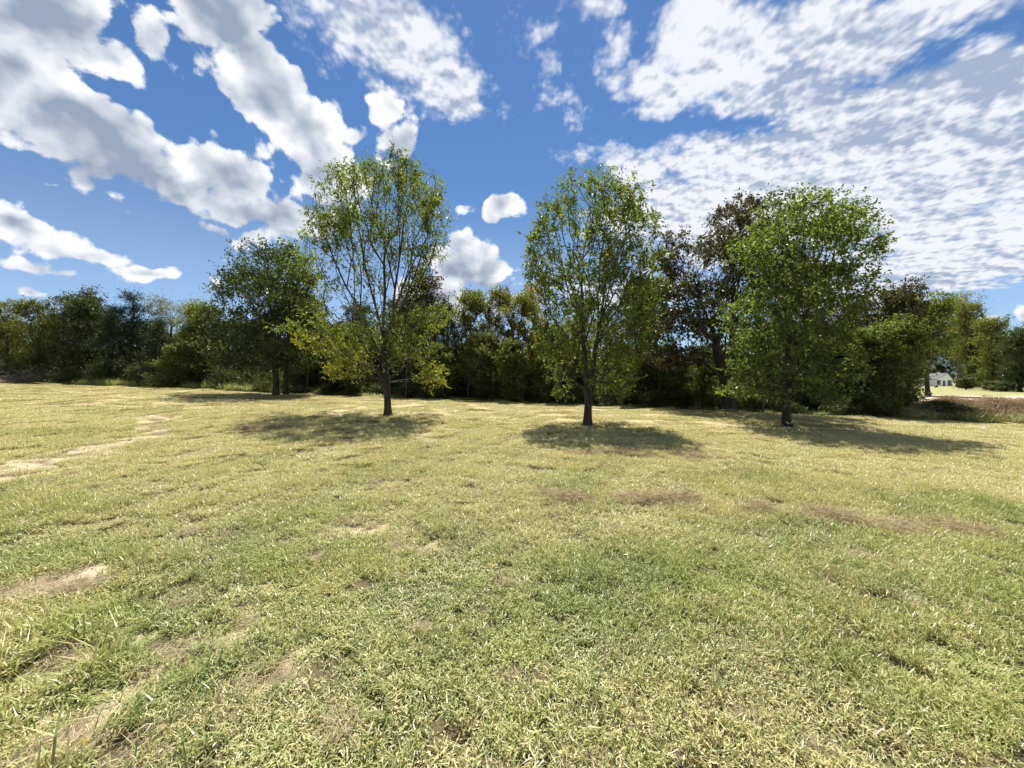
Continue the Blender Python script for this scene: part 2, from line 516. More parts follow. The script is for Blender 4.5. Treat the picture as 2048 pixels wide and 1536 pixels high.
def ground_material():
    m, k, o = mat('mown_field')
    at = k.n('ShaderNodeAttribute', attribute_name='field')        # r bare, g dry, b lush
    sr = k.n('ShaderNodeSeparateColor'); k.put(sr.inputs[0], at.outputs['Color'])
    wood = k.n('ShaderNodeAttribute', attribute_name='wood').outputs['Fac']
    sand = k.n('ShaderNodeAttribute', attribute_name='sand').outputs['Fac']
    geo = k.n('ShaderNodeNewGeometry')
    pos = geo.outputs['Position']
    n1 = k.noise(pos, 2.2, 8.0, 0.7)
    n2 = k.noise(pos, 30.0, 5.0, 0.7)
    n3 = k.noise(pos, 0.5, 4.0, 0.6)
    green = k.mix(n2, rgb(0.14, 0.165, 0.055), rgb(0.29, 0.30, 0.115))
    straw = k.mix(n2, rgb(0.29, 0.225, 0.115), rgb(0.50, 0.42, 0.235))
    f = k.ss(k.m('ADD', sr.outputs[1], k.m('MULTIPLY_ADD', n1, 1.6, -0.8)), 0.15, 0.85)
    c = k.mix(f, green, straw)
    red = k.ss(n3, 0.5, 0.72, 0, 0.3)
    c = k.mix(k.m('MULTIPLY', red, f), c, rgb(0.30, 0.20, 0.105))
    baresoil = k.mix(n2, rgb(0.33, 0.26, 0.165), rgb(0.60, 0.51, 0.36))
    c = k.mix(k.ss(k.m('ADD', sr.outputs[0], k.m('MULTIPLY_ADD', n2, .6, -.3)), 0.2, 0.7), c, baresoil)
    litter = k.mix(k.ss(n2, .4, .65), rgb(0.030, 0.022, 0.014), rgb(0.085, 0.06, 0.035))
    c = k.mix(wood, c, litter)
    c = k.mix(sand, c, k.mix(n2, rgb(0.44, 0.35, 0.23), rgb(0.66, 0.56, 0.41)))
    # soil close by, coloured darker to paint shade into the gaps between blades
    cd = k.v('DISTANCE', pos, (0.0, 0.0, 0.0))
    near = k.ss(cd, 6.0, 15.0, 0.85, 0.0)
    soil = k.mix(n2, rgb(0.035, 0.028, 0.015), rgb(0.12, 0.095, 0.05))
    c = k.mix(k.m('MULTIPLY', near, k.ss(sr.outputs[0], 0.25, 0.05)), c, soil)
    p = k.n('ShaderNodeBsdfPrincipled')
    k.put(p.inputs['Base Color'], c)
    p.inputs['Roughness'].default_value = 0.95
    p.inputs['Specular IOR Level'].default_value = 0.15
    b = k.n('ShaderNodeBump'); b.inputs['Strength'].default_value = 0.8; b.inputs['Distance'].default_value = 0.05
    hb = k.m('ADD', k.m('MULTIPLY', n2, 0.6), n1)
    k.put(b.inputs['Height'], hb)
    k.put(p.inputs['Normal'], b.outputs[0])
    k.put(o.inputs[0], p.outputs[0])
    return m


M['ground'] = ground_material()
M['white'] = plain('white_siding', (0.86, 0.86, 0.86), 0.55, 0.04)
M['roof'] = plain('grey_shingle', (0.10, 0.10, 0.105), 0.85, 0.3, 8)
M['brownroof'] = plain('brown_shingle', (0.22, 0.15, 0.12), 0.85, 0.3, 8)
M['glass'] = plain('dark_glass', (0.02, 0.024, 0.035), 0.08, 0.1, 2, 0.8)
M['door'] = plain('dark_door', (0.03, 0.033, 0.045), 0.4, 0.1)
M['stone'] = plain('pale_stone', (0.42, 0.39, 0.34), 0.9, 0.3, 12)
M['paper'] = plain('pale_litter', (0.72, 0.71, 0.68), 0.7, 0.1)
M['foundation'] = plain('grey_block', (0.16, 0.16, 0.17), 0.9, 0.2)


# ------------------------------------------------------------------ ground
def axis(lo, hi, step, far):
    a = list(np.arange(lo, hi + 1e-6, step))
    s, p = step, a[-1]
    while p < far:
        s *= 1.18; p += s; a.append(p)
    s, p, b = step, a[0], []
    while p > -far:
        s *= 1.18; p -= s; b.append(p)
    return np.array(b[::-1] + a)


def build_ground():
    xs = axis(-34, 34, 0.22, 5000); ys = axis(0.0, 31, 0.17, 5000)
    X, Y = np.meshgrid(xs, ys)
    Z = terrain(X, Y)
    near = (1 - sst(np.hypot(X, Y), 14, 24))
    Z = Z + near * 0.035 * (fbm(X * 2.3, Y * 2.3, 3) - 0.5)
    bare, dry, lush, clip = masks(X, Y)
    s = edge_s(X, Y)
    en = (fbm(X * 0.6, Y * 0.6, 4) - 0.5) * 2.2
    ew = east_of_wood(X, Y)
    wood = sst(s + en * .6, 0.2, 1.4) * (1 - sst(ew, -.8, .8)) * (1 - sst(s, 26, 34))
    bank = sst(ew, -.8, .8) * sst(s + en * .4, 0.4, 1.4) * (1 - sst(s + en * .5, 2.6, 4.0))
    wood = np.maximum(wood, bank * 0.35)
    sand = sst(ew, -.5, .8) * sst(s + en * .4, 2.8, 3.8) * (1 - sst(s + en * .6, 12, 16))
    sand = np.where(X > 120, 0, sand)
    dry = np.where(s > 6, 0.35 + 0.5 * (fbm(X * .05, Y * .05, 3) - .5), dry)
    bare = np.clip(bare + 0.35 * clip, 0, 1)
    colr = np.stack([bare, dry, lush, np.ones_like(bare)], -1).reshape(-1, 4)
    nx, ny = len(xs), len(ys)
    i = np.arange(nx * ny).reshape(ny, nx)
    Fq = np.stack([i[:-1, :-1], i[:-1, 1:], i[1:, 1:], i[1:, :-1]], -1).reshape(-1, 4)
    V = np.stack([X, Y, Z], -1).reshape(-1, 3)
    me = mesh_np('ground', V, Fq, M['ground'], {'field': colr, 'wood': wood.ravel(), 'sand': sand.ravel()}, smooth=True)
    link(bpy.data.objects.new('ground', me), kind='structure')


build_ground()
print('ground', round(time.time() - T0, 1))


# ------------------------------------------------------------------ trees
def tube_mesh(polys):
    """polys: list of (points (n,3), radii (n,), sides) -> V, F (quads)"""
    Vs, Fs, base = [], [], 0
    for pts, rad, sides in polys:
        n = len(pts)
        if n < 2: continue
        tan = np.gradient(pts, axis=0)
        tan /= np.linalg.norm(tan, axis=1)[:, None] + 1e-9
        ref = np.array([1.0, 0.13, 0.07]) if abs(tan[0][0]) < 0.8 else np.array([0.1, 1.0, 0.0])
        a = np.cross(tan, ref); a /= np.linalg.norm(a, axis=1)[:, None] + 1e-9
        b = np.cross(tan, a)
        th = np.arange(sides) * 2 * math.pi / sides
        ring = a[:, None, :] * np.cos(th)[None, :, None] + b[:, None, :] * np.sin(th)[None, :, None]
        rr = np.broadcast_to(rad[:, None], (n, sides)).copy()
        V = pts[:, None, :] + ring * rr[:, :, None]
        Vs.append(V.reshape(-1, 3))
        i = np.arange(n * sides).reshape(n, sides) + base
        j = np.roll(i, -1, axis=1)
        Fs.append(np.stack([i[:-1], j[:-1], j[1:], i[1:]], -1).reshape(-1, 4))
        base += n * sides
    return np.concatenate(Vs), np.concatenate(Fs)


def leaves(pos, dirs, size, rng, asp=0.5, up=0.5, fold=0.25, hang=0.3):
    """diamond leaves folded on the midrib; pos (n,3), dirs (n,3) the way each points"""
    n = len(pos)
    d = dirs / (np.linalg.norm(dirs, axis=1)[:, None] + 1e-9)
    nrm = rng.normal(size=(n, 3)); nrm[:, 2] = np.abs(nrm[:, 2]) + up
    side = np.cross(d, nrm); side /= np.linalg.norm(side, axis=1)[:, None] + 1e-9
    nn = np.cross(side, d)
    L = size * rng.uniform(0.6, 1.3, n)[:, None]
    W = L * asp
    mid = pos + d * L * 0.45
    tip = pos + d * L - np.array([0, 0, 1.0]) * L * hang * 0.4
    l = mid + side * W * 0.5 + nn * W * fold
    r = mid - side * W * 0.5 + nn * W * fold
    V = np.stack([pos, r, tip, l], 1).reshape(-1, 3)
    b = np.arange(n)[:, None] * 4
    Ft = np.concatenate([b + np.array([[0, 1, 2]]), b + np.array([[0, 2, 3]])], 1).reshape(-1, 3)
    return V, Ft


def sample_blobs(blobs, n, rng, shell=0.55):
    """points inside the ellipsoids (cx,cy,cz,rx,ry,rz[,weight]), more of them near the skin"""
    B = np.array([list(b[:6]) + [b[6] if len(b) > 6 else 1.0] for b in blobs], float)
    vol = B[:, 3] * B[:, 4] * B[:, 5] * B[:, 6]
    cnt = rng.choice(len(B), size=n, p=vol / vol.sum())
    dirn = rng.normal(size=(n, 3)); dirn /= np.linalg.norm(dirn, axis=1)[:, None]
    rr = rng.uniform(0, 1, n) ** (1 / (3.0 + 2.5 * shell))
    return B[cnt, :3] + dirn * rr[:, None] * B[cnt, 3:6]


def grow(attr, stems, rng, k=0.55, minz=0.0):
    """join points into a branching tree: each point takes the parent that keeps both the new twig
    and the way back to the root short, and that does not turn back on itself"""
    nodes = [np.array(s, float) for s in stems[0][0]]
    parent = [-1] + list(range(len(nodes) - 1))
    for st, fromi in stems[1:]:
        last = fromi
        for p in st:
            nodes.append(np.array(p, float)); parent.append(last); last = len(nodes) - 1
    N0 = len(nodes)
    root = nodes[0]
    order = np.argsort(np.linalg.norm((attr - root) * np.array([1.25, 1.25, 1.0]), axis=1))
    attr = attr[order]
    cap = N0 + len(attr)
    Q = np.zeros((cap, 3)); Q[:N0] = nodes
    plen = np.zeros(cap); dirs = np.zeros((cap, 3)); dirs[:, 2] = 1
    par = np.full(cap, -1); par[:N0] = parent
    for i in range(1, N0):
        d = Q[i] - Q[par[i]]; l = np.linalg.norm(d); plen[i] = plen[par[i]] + l; dirs[i] = d / (l + 1e-9)
    n = N0
    for a in attr:
        d = a - Q[:n]
        l = np.linalg.norm(d, axis=1) + 1e-6
        cosang = (d * dirs[:n]).sum(1) / l
        cost = l * (1 + 0.9 * np.clip(0.62 - cosang, 0, 2)) + k * plen[:n]
        cost = cost + (Q[:n, 2] < minz) * 3.0 + np.clip(-d[:, 2], 0, 9) * 0.5
        j = int(np.argmin(cost))
        Q[n] = a; par[n] = j; plen[n] = plen[j] + l[j]
        dd = d[j] / l[j]
        dirs[n] = dd * 0.6 + dirs[j] * 0.4; dirs[n] /= np.linalg.norm(dirs[n]) + 1e-9
        n += 1
    return Q, par, N0


def radii(Q, par, r_base, r_tip):
    n = len(Q)
    kids = [[] for _ in range(n)]
    for i in range(1, n): kids[par[i]].append(i)
    tips = np.zeros(n)
    order = sorted(range(n), key=lambda i: 0)
    # children always carry a larger index than their parent
    for i in range(n - 1, -1, -1):
        if not kids[i]: tips[i] = 1
        if par[i] >= 0: tips[par[i]] += tips[i]
    e = math.log(r_base / r_tip) / math.log(max(tips[0], 2))
    return r_tip * tips ** e, kids, tips


def wood_mesh(name, Q, par, kids, rad, m, rng, flare=1.75, wig=0.03, lowsides=3):
    n = len(Q)
    polys = []
    starts = [(0, None)]
    while starts:
        i, prev = starts.pop()
        chain = [] if prev is None else [prev]
        j = i
        while True:
            chain.append(j)
            if not kids[j]: break
            ks = sorted(kids[j], key=lambda q: -rad[q])
            for q in ks[1:]: starts.append((q, j))
            j = ks[0]
        pts = Q[chain].copy(); rr = rad[chain].copy()
        if prev is not None: rr[0] = min(rad[prev] * 0.9, rad[chain[1]] * 1.35)
        # resample with a soft curve
        if len(pts) > 2:
            sub = 3 if rr[0] > 0.03 else 2
            out, ro = [], []
            for a in range(len(pts) - 1):
                p0 = pts[max(a - 1, 0)]; p1 = pts[a]; p2 = pts[a + 1]; p3 = pts[min(a + 2, len(pts) - 1)]
                for t in np.arange(sub) / sub:
                    out.append(0.5 * (2 * p1 + (p2 - p0) * t + (2 * p0 - 5 * p1 + 4 * p2 - p3) * t * t + (3 * p1 - p0 - 3 * p2 + p3) * t ** 3))
                    ro.append(rr[a] * (1 - t) + rr[a + 1] * t)
            out.append(pts[-1]); ro.append(rr[-1] * 0.5)
            pts = np.array(out); rr = np.array(ro)
        else:
            mid = (pts[0] + pts[1]) / 2 + rng.normal(size=3) * wig
            pts = np.array([pts[0], mid, pts[1]]); rr = np.array([rr[0], (rr[0] + rr[1]) / 2, rr[1] * .5])
        sides = 10 if rr[0] > 0.09 else (6 if rr[0] > 0.03 else (4 if rr[0] > 0.012 else lowsides))
        if prev is None:
            h = pts[:, 2] - pts[0, 2]
            rr = rr * (1 + (flare - 1) * np.exp(-h / 0.16))
            pts[0, 2] -= 0.12
        polys.append((pts, rr, sides))
    V, Fq = tube_mesh(polys)
    return mesh_np(name, V, Fq, m, smooth=True)


def crown_mesh(name, Q, par, rad, N0, m, rng, per=14, size=0.11, spread=0.22, thin=0.016, asp=0.5, tone=None, up=0.5, hang=0.4, gap=0.75, thinmin=.2):
    sel = np.array([i for i in range(N0, len(Q)) if rad[i] < thin])
    a = Q[par[sel]]; b = Q[sel]
    n = len(sel)
    cnt = per
    t = rng.uniform(0.25, 1.12, (n, cnt)) ** 0.8
    # sprigs: leaves sit close to a few small twiglets, so clumps and gaps appear
    tw = rng.normal(size=(n, 3, 3)); tw[..., 2] = tw[..., 2] * 0.7 + 0.15
    pick = rng.randint(0, 3, (n, cnt))
    along = rng.uniform(0.05, 1.0, (n, cnt))[..., None]
    twd = tw[np.arange(n)[:, None], pick]
    seglen = np.linalg.norm(b - a, axis=1)[:, None, None]
    base = a[:, None] + (b - a)[:, None] * np.maximum(t[..., None], 1 - 0.45 / np.maximum(seglen, .45))
    pos = base + twd * along * spread + rng.normal(size=(n, cnt, 3)) * spread * 0.12
    d = twd * 0.7 + rng.normal(size=(n, cnt, 3)) * 0.6
    d[..., 2] -= hang * 0.6
    pos = pos.reshape(-1, 3); d = d.reshape(-1, 3)
    cl = np.repeat(rng.uniform(0, 1, n), cnt)
    # uneven cover: some shoots are nearly bare, and whole pockets of the crown are thin
    q = pos / gap
    pocket = fbm(q[:, 0] + q[:, 2] * .31, q[:, 2] - q[:, 1] * .37 + 11, 3) * .6 + fbm(q[:, 1] * 1.1 + 7, q[:, 2] * .9 + q[:, 0] * .4, 2) * .4
    dens = np.clip((pocket - .33) * 4.2, thinmin, 1.0) * np.repeat(rng.uniform(.35, 1.0, n), cnt)
    keep = rng.uniform(0, 1, len(pos)) < dens * 1.25
    pos, d, cl = pos[keep], d[keep], cl[keep]
    nl = len(pos)
    V, Ft = leaves(pos, d, size, rng, asp=asp, up=up, hang=hang)
    r = np.clip(0.6 * cl + 0.4 * rng.uniform(0, 1, nl), 0, 1)
    g = np.zeros(nl); bb = np.zeros(nl)
    if tone: g, bb = tone(pos, cl, rng)
    colr = np.stack([r, g, bb, np.ones_like(r)], 1)
    return mesh_np(name, V, Ft, m, {'leaf': np.repeat(colr, 4, axis=0)})


def blob_px(lst, Y, depth=1.0, yshift=0.0):
    out = []
    for b in lst:
        px, py, rx, ry = b[:4]
        w = b[4] if len(b) > 4 else 1.0
        c = P(px, py, Y)
        rxm = rx / 769 * Y; rzm = ry / 769 * Y
        out.append([c[0], Y + yshift, c[2], rxm, max(0.5, (rxm + rzm) * 0.5 * depth), rzm, w])
    return out


def spread_depth(bl, cx, Y, rmax, rng):
    """give the clumps real depth: those near the stem in the picture lie in front of or behind it"""
    out = []
    for b in bl:
        dx = abs(b[0] - cx)
        room = math.sqrt(max(rmax * rmax - dx * dx, 0.05)) if dx < rmax else 0.2
        for sgn in (-1, 0, 1):
            if sgn != 0 and room < b[4] * 0.7: continue
            c = list(b)
            off = sgn * room * rng.uniform(0.5, 0.75)
            c[1] = b[1] + off
            # same apparent place for the clump as seen from the field, at its own distance
            f = c[1] / Y
            c[0] = b[0] * (1 + (f - 1) * 0.6); c[2] = EYE + (b[2] - EYE) * (1 + (f - 1) * 0.6)
            c[6] = b[6]
            out.append(c)
    return out


def tree_from(name, label, bl, stems, leafmat, barkmat, n_attr, rng, base, r_base, k=0.55, per=14, size=0.11, spread=0.22, tone=None, group=None,
              minz=0.0, shell=0.5, thin=0.016, asp=0.5, up=0.5, hang=0.4, cat='tree', r_tip=0.004):
    """one tree = an Empty at its foot with a trunk (limbs included) and a crown; coordinates local to the foot"""
    base = np.array(base, float)
    pts = sample_blobs(bl, n_attr, rng, shell) - base
    pts = pts[pts[:, 2] > max(minz * 0.8, 0.25)]
    st = [([np.array(p) - base for p in s], f) for s, f in stems]
    Q, par, N0 = grow(pts, st, rng, k, minz)
    rad, kids, tips = radii(Q, par, r_base, r_tip)
    tr = wood_mesh('trunk', Q, par, kids, rad, barkmat, rng)
    cr = crown_mesh('crown', Q, par, rad, N0, leafmat, rng, per, size, spread, thin, asp, tone, up, hang)
    e = empty(name, base, label=label, cat=cat, group=group)
    link(bpy.data.objects.new('trunk', tr), parent=e)
    link(bpy.data.objects.new('crown', cr), parent=e)
    return e


def tone_basic(y=0.08, b=0.04):
    def f(pos, cl, rng):
        n = len(pos)
        g = (rng.uniform(0, 1, n) < y * 2 * (0.3 + cl)).astype(float) * rng.uniform(.3, 1, n)
        bb = (rng.uniform(0, 1, n) < b).astype(float) * rng.uniform(.4, 1, n)
        return g, bb
    return f


ROW = 'young shade trees in a row on the mown field'

# left tree of the row: open vase of upright branches, yellowing skirt
def fingers(lst, rng):
    """upright leafy shoots that break the crown's outline"""
    out = []
    for (px, py) in lst:
        out.append((px, py + 20, rng.uniform(9, 15), rng.uniform(22, 34), 2.2))
    return out


def tree_one():
    rng = np.random.RandomState(11)
    Y = 14.4
    base = P(776, 833, Y); base[2] = terrain(base[0], Y)
    B = [(740, 345, 27, 40), (802, 350, 26, 42), (692, 378, 36, 46), (850, 392, 36, 46), (765, 410, 70, 50, .8), (662, 440, 40, 50), (868, 440, 27, 50), (640, 500, 26, 46, .8),
         (700, 480, 55, 50, .7), (785, 475, 55, 50, .7), (850, 490, 28, 50, .7), (655, 558, 34, 36, .5), (735, 565, 50, 42, .4), (820, 560, 45, 40, .3), (700, 350, 16, 20),
         (585, 662, 42, 26, 1.5), (640, 680, 48, 30, 1.5), (700, 690, 55, 38, 1.3), (760, 655, 60, 34, .9), (845, 635, 52, 30, 1.5), (885, 622, 26, 16, 1.5),
         (815, 690, 50, 28, 1.3), (862, 742, 30, 28, 1.5), (866, 772, 22, 18, 1.2), (690, 735, 46, 26, 1.1), (640, 625, 40, 26, .8), (750, 735, 50, 22, .8)]
    B += fingers([(735, 322), (800, 325), (688, 350), (645, 365), (715, 345), (765, 345), (832, 345), (868, 365), (885, 385), (640, 425), (615, 445), (886, 470)], rng)
    bl = spread_depth(blob_px(B, Y), base[0], Y, 2.5, rng)
    j = lambda px, py, dy=0.0: P(px, py, Y + dy)
    stems = [([j(776, 833), j(775, 800), j(773, 765), j(772, 735), j(770, 690, .05), j(766, 640, .1), j(770, 590, .1), j(768, 530, .1)], 0),
             ([j(779, 690, -.1), j(784, 640, -.15), j(790, 580, -.2), j(800, 510, -.3), j(808, 440, -.4)], 3),
             ([j(750, 700, .3), j(722, 650, .5), j(695, 600, .8), j(672, 540, .9)], 3),
             ([j(758, 640, -.4), j(742, 580, -.7), j(728, 520, -.9), j(715, 450, -1.)], 4),
             ([j(800, 620, .5), j(826, 560, .8), j(846, 500, 1.)], 4),
             ([j(750, 740, .1), j(700, 715, .1), j(640, 690, 0.)], 2),
             ([j(800, 735, -.2), j(850, 690, -.3)], 2)]

    def tone(pos, cl, rng):
        n = len(pos)
        h = pos[:, 2]
        low = np.clip((4.4 - h) / 1.6, 0, 1)
        side = fbm(pos[:, 0] * .9 + 5, h * .9, 2)
        pr = 0.05 + low * (0.08 + 0.55 * sst(side, .44, .66))
        g = (rng.uniform(0, 1, n) < pr) * rng.uniform(.4, 1, n)
        bb = (rng.uniform(0, 1, n) < 0.05) * rng.uniform(.4, 1, n)
        return g, bb
    e = tree_from('shade_tree', 'tall open tree with a yellowing lower skirt, leftmost of three row trees', bl, stems, M['ash'], M['bark_dark'], 1300, rng, base, 0.122,
                  r_tip=.0055, k=0.74, per=42, size=0.118, spread=0.17, tone=tone, group=ROW, minz=1.2, asp=0.42)


def tree_two():
    rng = np.random.RandomState(22)
    Y = 13.3
    base = P(1175, 852, Y); base[2] = terrain(base[0], Y)
    B = [(1135, 382, 30, 40), (1200, 375, 34, 38), (1240, 392, 34, 42), (1160, 430, 56, 46), (1232, 450, 56, 50), (1290, 448, 24, 42, 1.), (1088, 490, 32, 52, 1.2), (1112, 540, 46, 46),
         (1180, 525, 60, 55), (1260, 525, 55, 60), (1302, 505, 22, 50), (1080, 568, 26, 32, 1.2), (1130, 615, 55, 42), (1200, 615, 60, 40), (1280, 598, 46, 42, 1.1), (1110, 690, 48, 34, 1.1),
         (1180, 690, 70, 40), (1252, 685, 50, 42), (1140, 745, 46, 30, 1.1), (1222, 740, 50, 36, 1.1), (1245, 775, 28, 26, 1.2), (1122, 778, 22, 20, 1.1), (1310, 440, 10, 20), (1290, 650, 34, 40), (1075, 640, 24, 30)]
    B += fingers([(1115, 365), (1143, 355), (1185, 350), (1213, 345), (1240, 352), (1262, 372), (1278, 385), (1300, 412), (1312, 440), (1092, 400), (1072, 475), (1060, 500)], rng)
    bl = spread_depth(blob_px(B, Y), base[0], Y, 2.2, rng)
    j = lambda px, py, dy=0.0: P(px, py, Y + dy)
    stems = [([j(1175, 852), j(1176, 815), j(1177, 780), j(1172, 740), j(1168, 690, .1), j(1166, 640, .1), j(1163, 570, .1), j(1160, 490, .1)], 0),
             ([j(1186, 740, -.1), j(1192, 690, -.15), j(1203, 630, -.1), j(1212, 560, .1), j(1218, 480, .2)], 2),
             ([j(1225, 650, .3), j(1255, 610, .4), j(1285, 570, .4)], 9),
             ([j(1150, 680, -.4), j(1130, 620, -.6), j(1112, 560, -.7)], 4),
             ([j(1195, 600, -.6), j(1200, 520, -.8), j(1195, 450, -.9)], 4)]

    def tone(pos, cl, rng):
        n = len(pos)
        low = np.clip((4.0 - pos[:, 2]) / 2.4, 0, 1)
        g = (rng.uniform(0, 1, n) < 0.05 + 0.22 * low * cl) * rng.uniform(.3, .9, n)
        return g, (rng.uniform(0, 1, n) < 0.04) * rng.uniform(.3, 1, n)
    tree_from('shade_tree', 'upright green tree with a forked trunk, middle one of three row trees', bl, stems, M['ash'], M['bark_dark'], 1350, rng, base, 0.128,
              r_tip=.005, k=0.66, per=42, size=0.122, spread=0.17, tone=tone, group=ROW, minz=0.9, asp=0.45)


def tree_three():
    rng = np.random.RandomState(33)
    Y = 14.7
    base = P(1572, 855, Y); base[2] = terrain(base[0], Y)
    B = [(1560, 412, 44, 24, 1.2), (1548, 445, 46, 36, 1.1), (1620, 428, 66, 34, 1.2), (1690, 440, 50, 32, 1.1), (1738, 440, 26, 26, 1.), (1722, 500, 52, 40, 1.1), (1772, 496, 20, 12, .9), (1640, 500, 76, 52, 1.1),
         (1550, 500, 66, 55, 1.1), (1492, 500, 30, 36, 1.1), (1440, 625, 28, 20, 1.3), (1490, 640, 46, 38, 1.2), (1560, 600, 76, 56), (1660, 580, 76, 56), (1735, 560, 34, 36), (1482, 708, 36, 42, 1.2),
         (1448, 782, 20, 12, 1.4), (1552, 700, 66, 56), (1640, 690, 60, 56), (1500, 765, 38, 34, 1.2), (1590, 765, 56, 34), (1658, 765, 38, 44, 1.1), (1678, 800, 24, 22, 1.1), (1545, 792, 26, 20), (1700, 620, 26, 30)]
    B += fingers([(1543, 402), (1580, 400), (1604, 405), (1640, 412), (1668, 410), (1690, 410), (1712, 420), (1738, 418), (1752, 445), (1768, 470)], rng)
    bl = spread_depth(blob_px(B, Y), base[0], Y, 2.4, rng)
    j = lambda px, py, dy=0.0: P(px, py, Y + dy)
    stems = [([j(1572, 855), j(1573, 820), j(1573, 785), j(1574, 740), j(1576, 690), j(1574, 630), j(1568, 570), j(1565, 500)], 0),
             ([j(1600, 650, .2), j(1635, 590, .4), j(1665, 520, .5)], 4),
             ([j(1545, 690, -.3), j(1520, 650, -.5)], 3),
             ([j(1605, 640, -.6), j(1640, 570, -.9)], 4)]

    def tone(pos, cl, rng):
        n = len(pos)
        g = (rng.uniform(0, 1, n) < 0.05 + 0.2 * (cl > .7)) * rng.uniform(.2, .8, n)
        return g, (rng.uniform(0, 1, n) < 0.015) * rng.uniform(.3, 1, n)
    tree_from('shade_tree', 'full bright green tree leaning right, rightmost of three row trees', bl, stems, M['maple'], M['bark_dark'], 1750, rng, base, 0.145,
              k=0.55, per=36, size=0.13, spread=0.185, tone=tone, group=ROW, minz=0.8, asp=0.62)
    # white wrap low on the trunk and the cut sucker beside it
    a = np.arange(13) * 2 * math.pi / 12
    V, Fq = [], []
    bx, by, bz = base
    rr = 0.185
    for kz, zz in enumerate((0.17, 0.195, 0.22)):
        for t in a[:-1] * 0.2 + math.pi * 1.32:
            V.append((bx + math.cos(t) * rr * (1 - .05 * kz), by + math.sin(t) * rr * (1 - .05 * kz), bz + zz + 0.02 * math.sin(5 * t)))
    for kz in range(2):
        for i in range(11):
            q = kz * 12 + i
            Fq.append((q, q + 1, q + 13, q + 12))
    me = mesh_np('trunk_tag', V, Fq, M['paper'])
    o = bpy.data.objects.new('trunk_tag', me)
    link(o, label='small white strip wrapped on the foot of the bright green tree trunk', cat='tag')
    md = o.modifiers.new('thickness', 'SOLIDIFY'); md.thickness = 0.006


def tree_four_five():
    rng = np.random.RandomState(44)
    Y = 23.6
    base = P(552, 793, Y); base[2] = terrain(base[0], Y)
    B = [(500, 515, 36, 26), (545, 508, 44, 26, 1.2), (490, 565, 50, 40), (560, 570, 60, 48), (440, 600, 30, 26), (428, 640, 30, 26), (425, 690, 36, 34), (495, 650, 58, 46), (570, 650, 55, 48),
         (520, 715, 66, 30), (590, 720, 40, 28), (440, 728, 34, 20)]
    bl = spread_depth(blob_px(B, Y, .9), base[0], Y, 3.2, rng)
    j = lambda px, py, dy=0.0: P(px, py, Y + dy)
    stems = [([j(552, 793), j(552, 765), j(551, 735), j(549, 700), j(545, 650), j(540, 600), j(540, 550)], 0),
             ([j(510, 680, -.4), j(470, 650, -.6)], 2)]
    tree_from('dark_tree', 'big dark green tree at the left, the nearer of two trunks standing close together', bl, stems, M['deep'], M['bark_dark'], 1300, rng, base, 0.17,
              k=0.5, per=34, size=0.16, spread=0.32, tone=tone_basic(.04, .01), group='pair of dark trees left of the row', minz=1.7, thin=0.02, asp=0.62, r_tip=0.006)
    Y = 25.0
    base = P(572, 790, Y); base[2] = terrain(base[0], Y)
    B = [(590, 515, 30, 26), (618, 530, 24, 28), (622, 580, 34, 40), (600, 620, 44, 42), (632, 650, 30, 40), (610, 700, 46, 34), (570, 560, 40, 44)]
    bl = spread_depth(blob_px(B, Y, .9), base[0] + 1, Y, 2.6, rng)
    stems = [([j(572, 790, 0), j(572, 760, 0), j(573, 720, .3), j(579, 670, .5), j(588, 610, .7), j(598, 560, .8)], 0)]
    tree_from('dark_tree', 'green tree with lighter top, the farther of two trunks standing close together at the left', bl, stems, M['maple'], M['bark_dark'], 800, rng, base, 0.13,
              k=0.5, per=30, size=0.16, spread=0.32, tone=tone_basic(.12, .03), group='pair of dark trees left of the row', minz=1.7, thin=0.02, asp=0.6, r_tip=0.006)


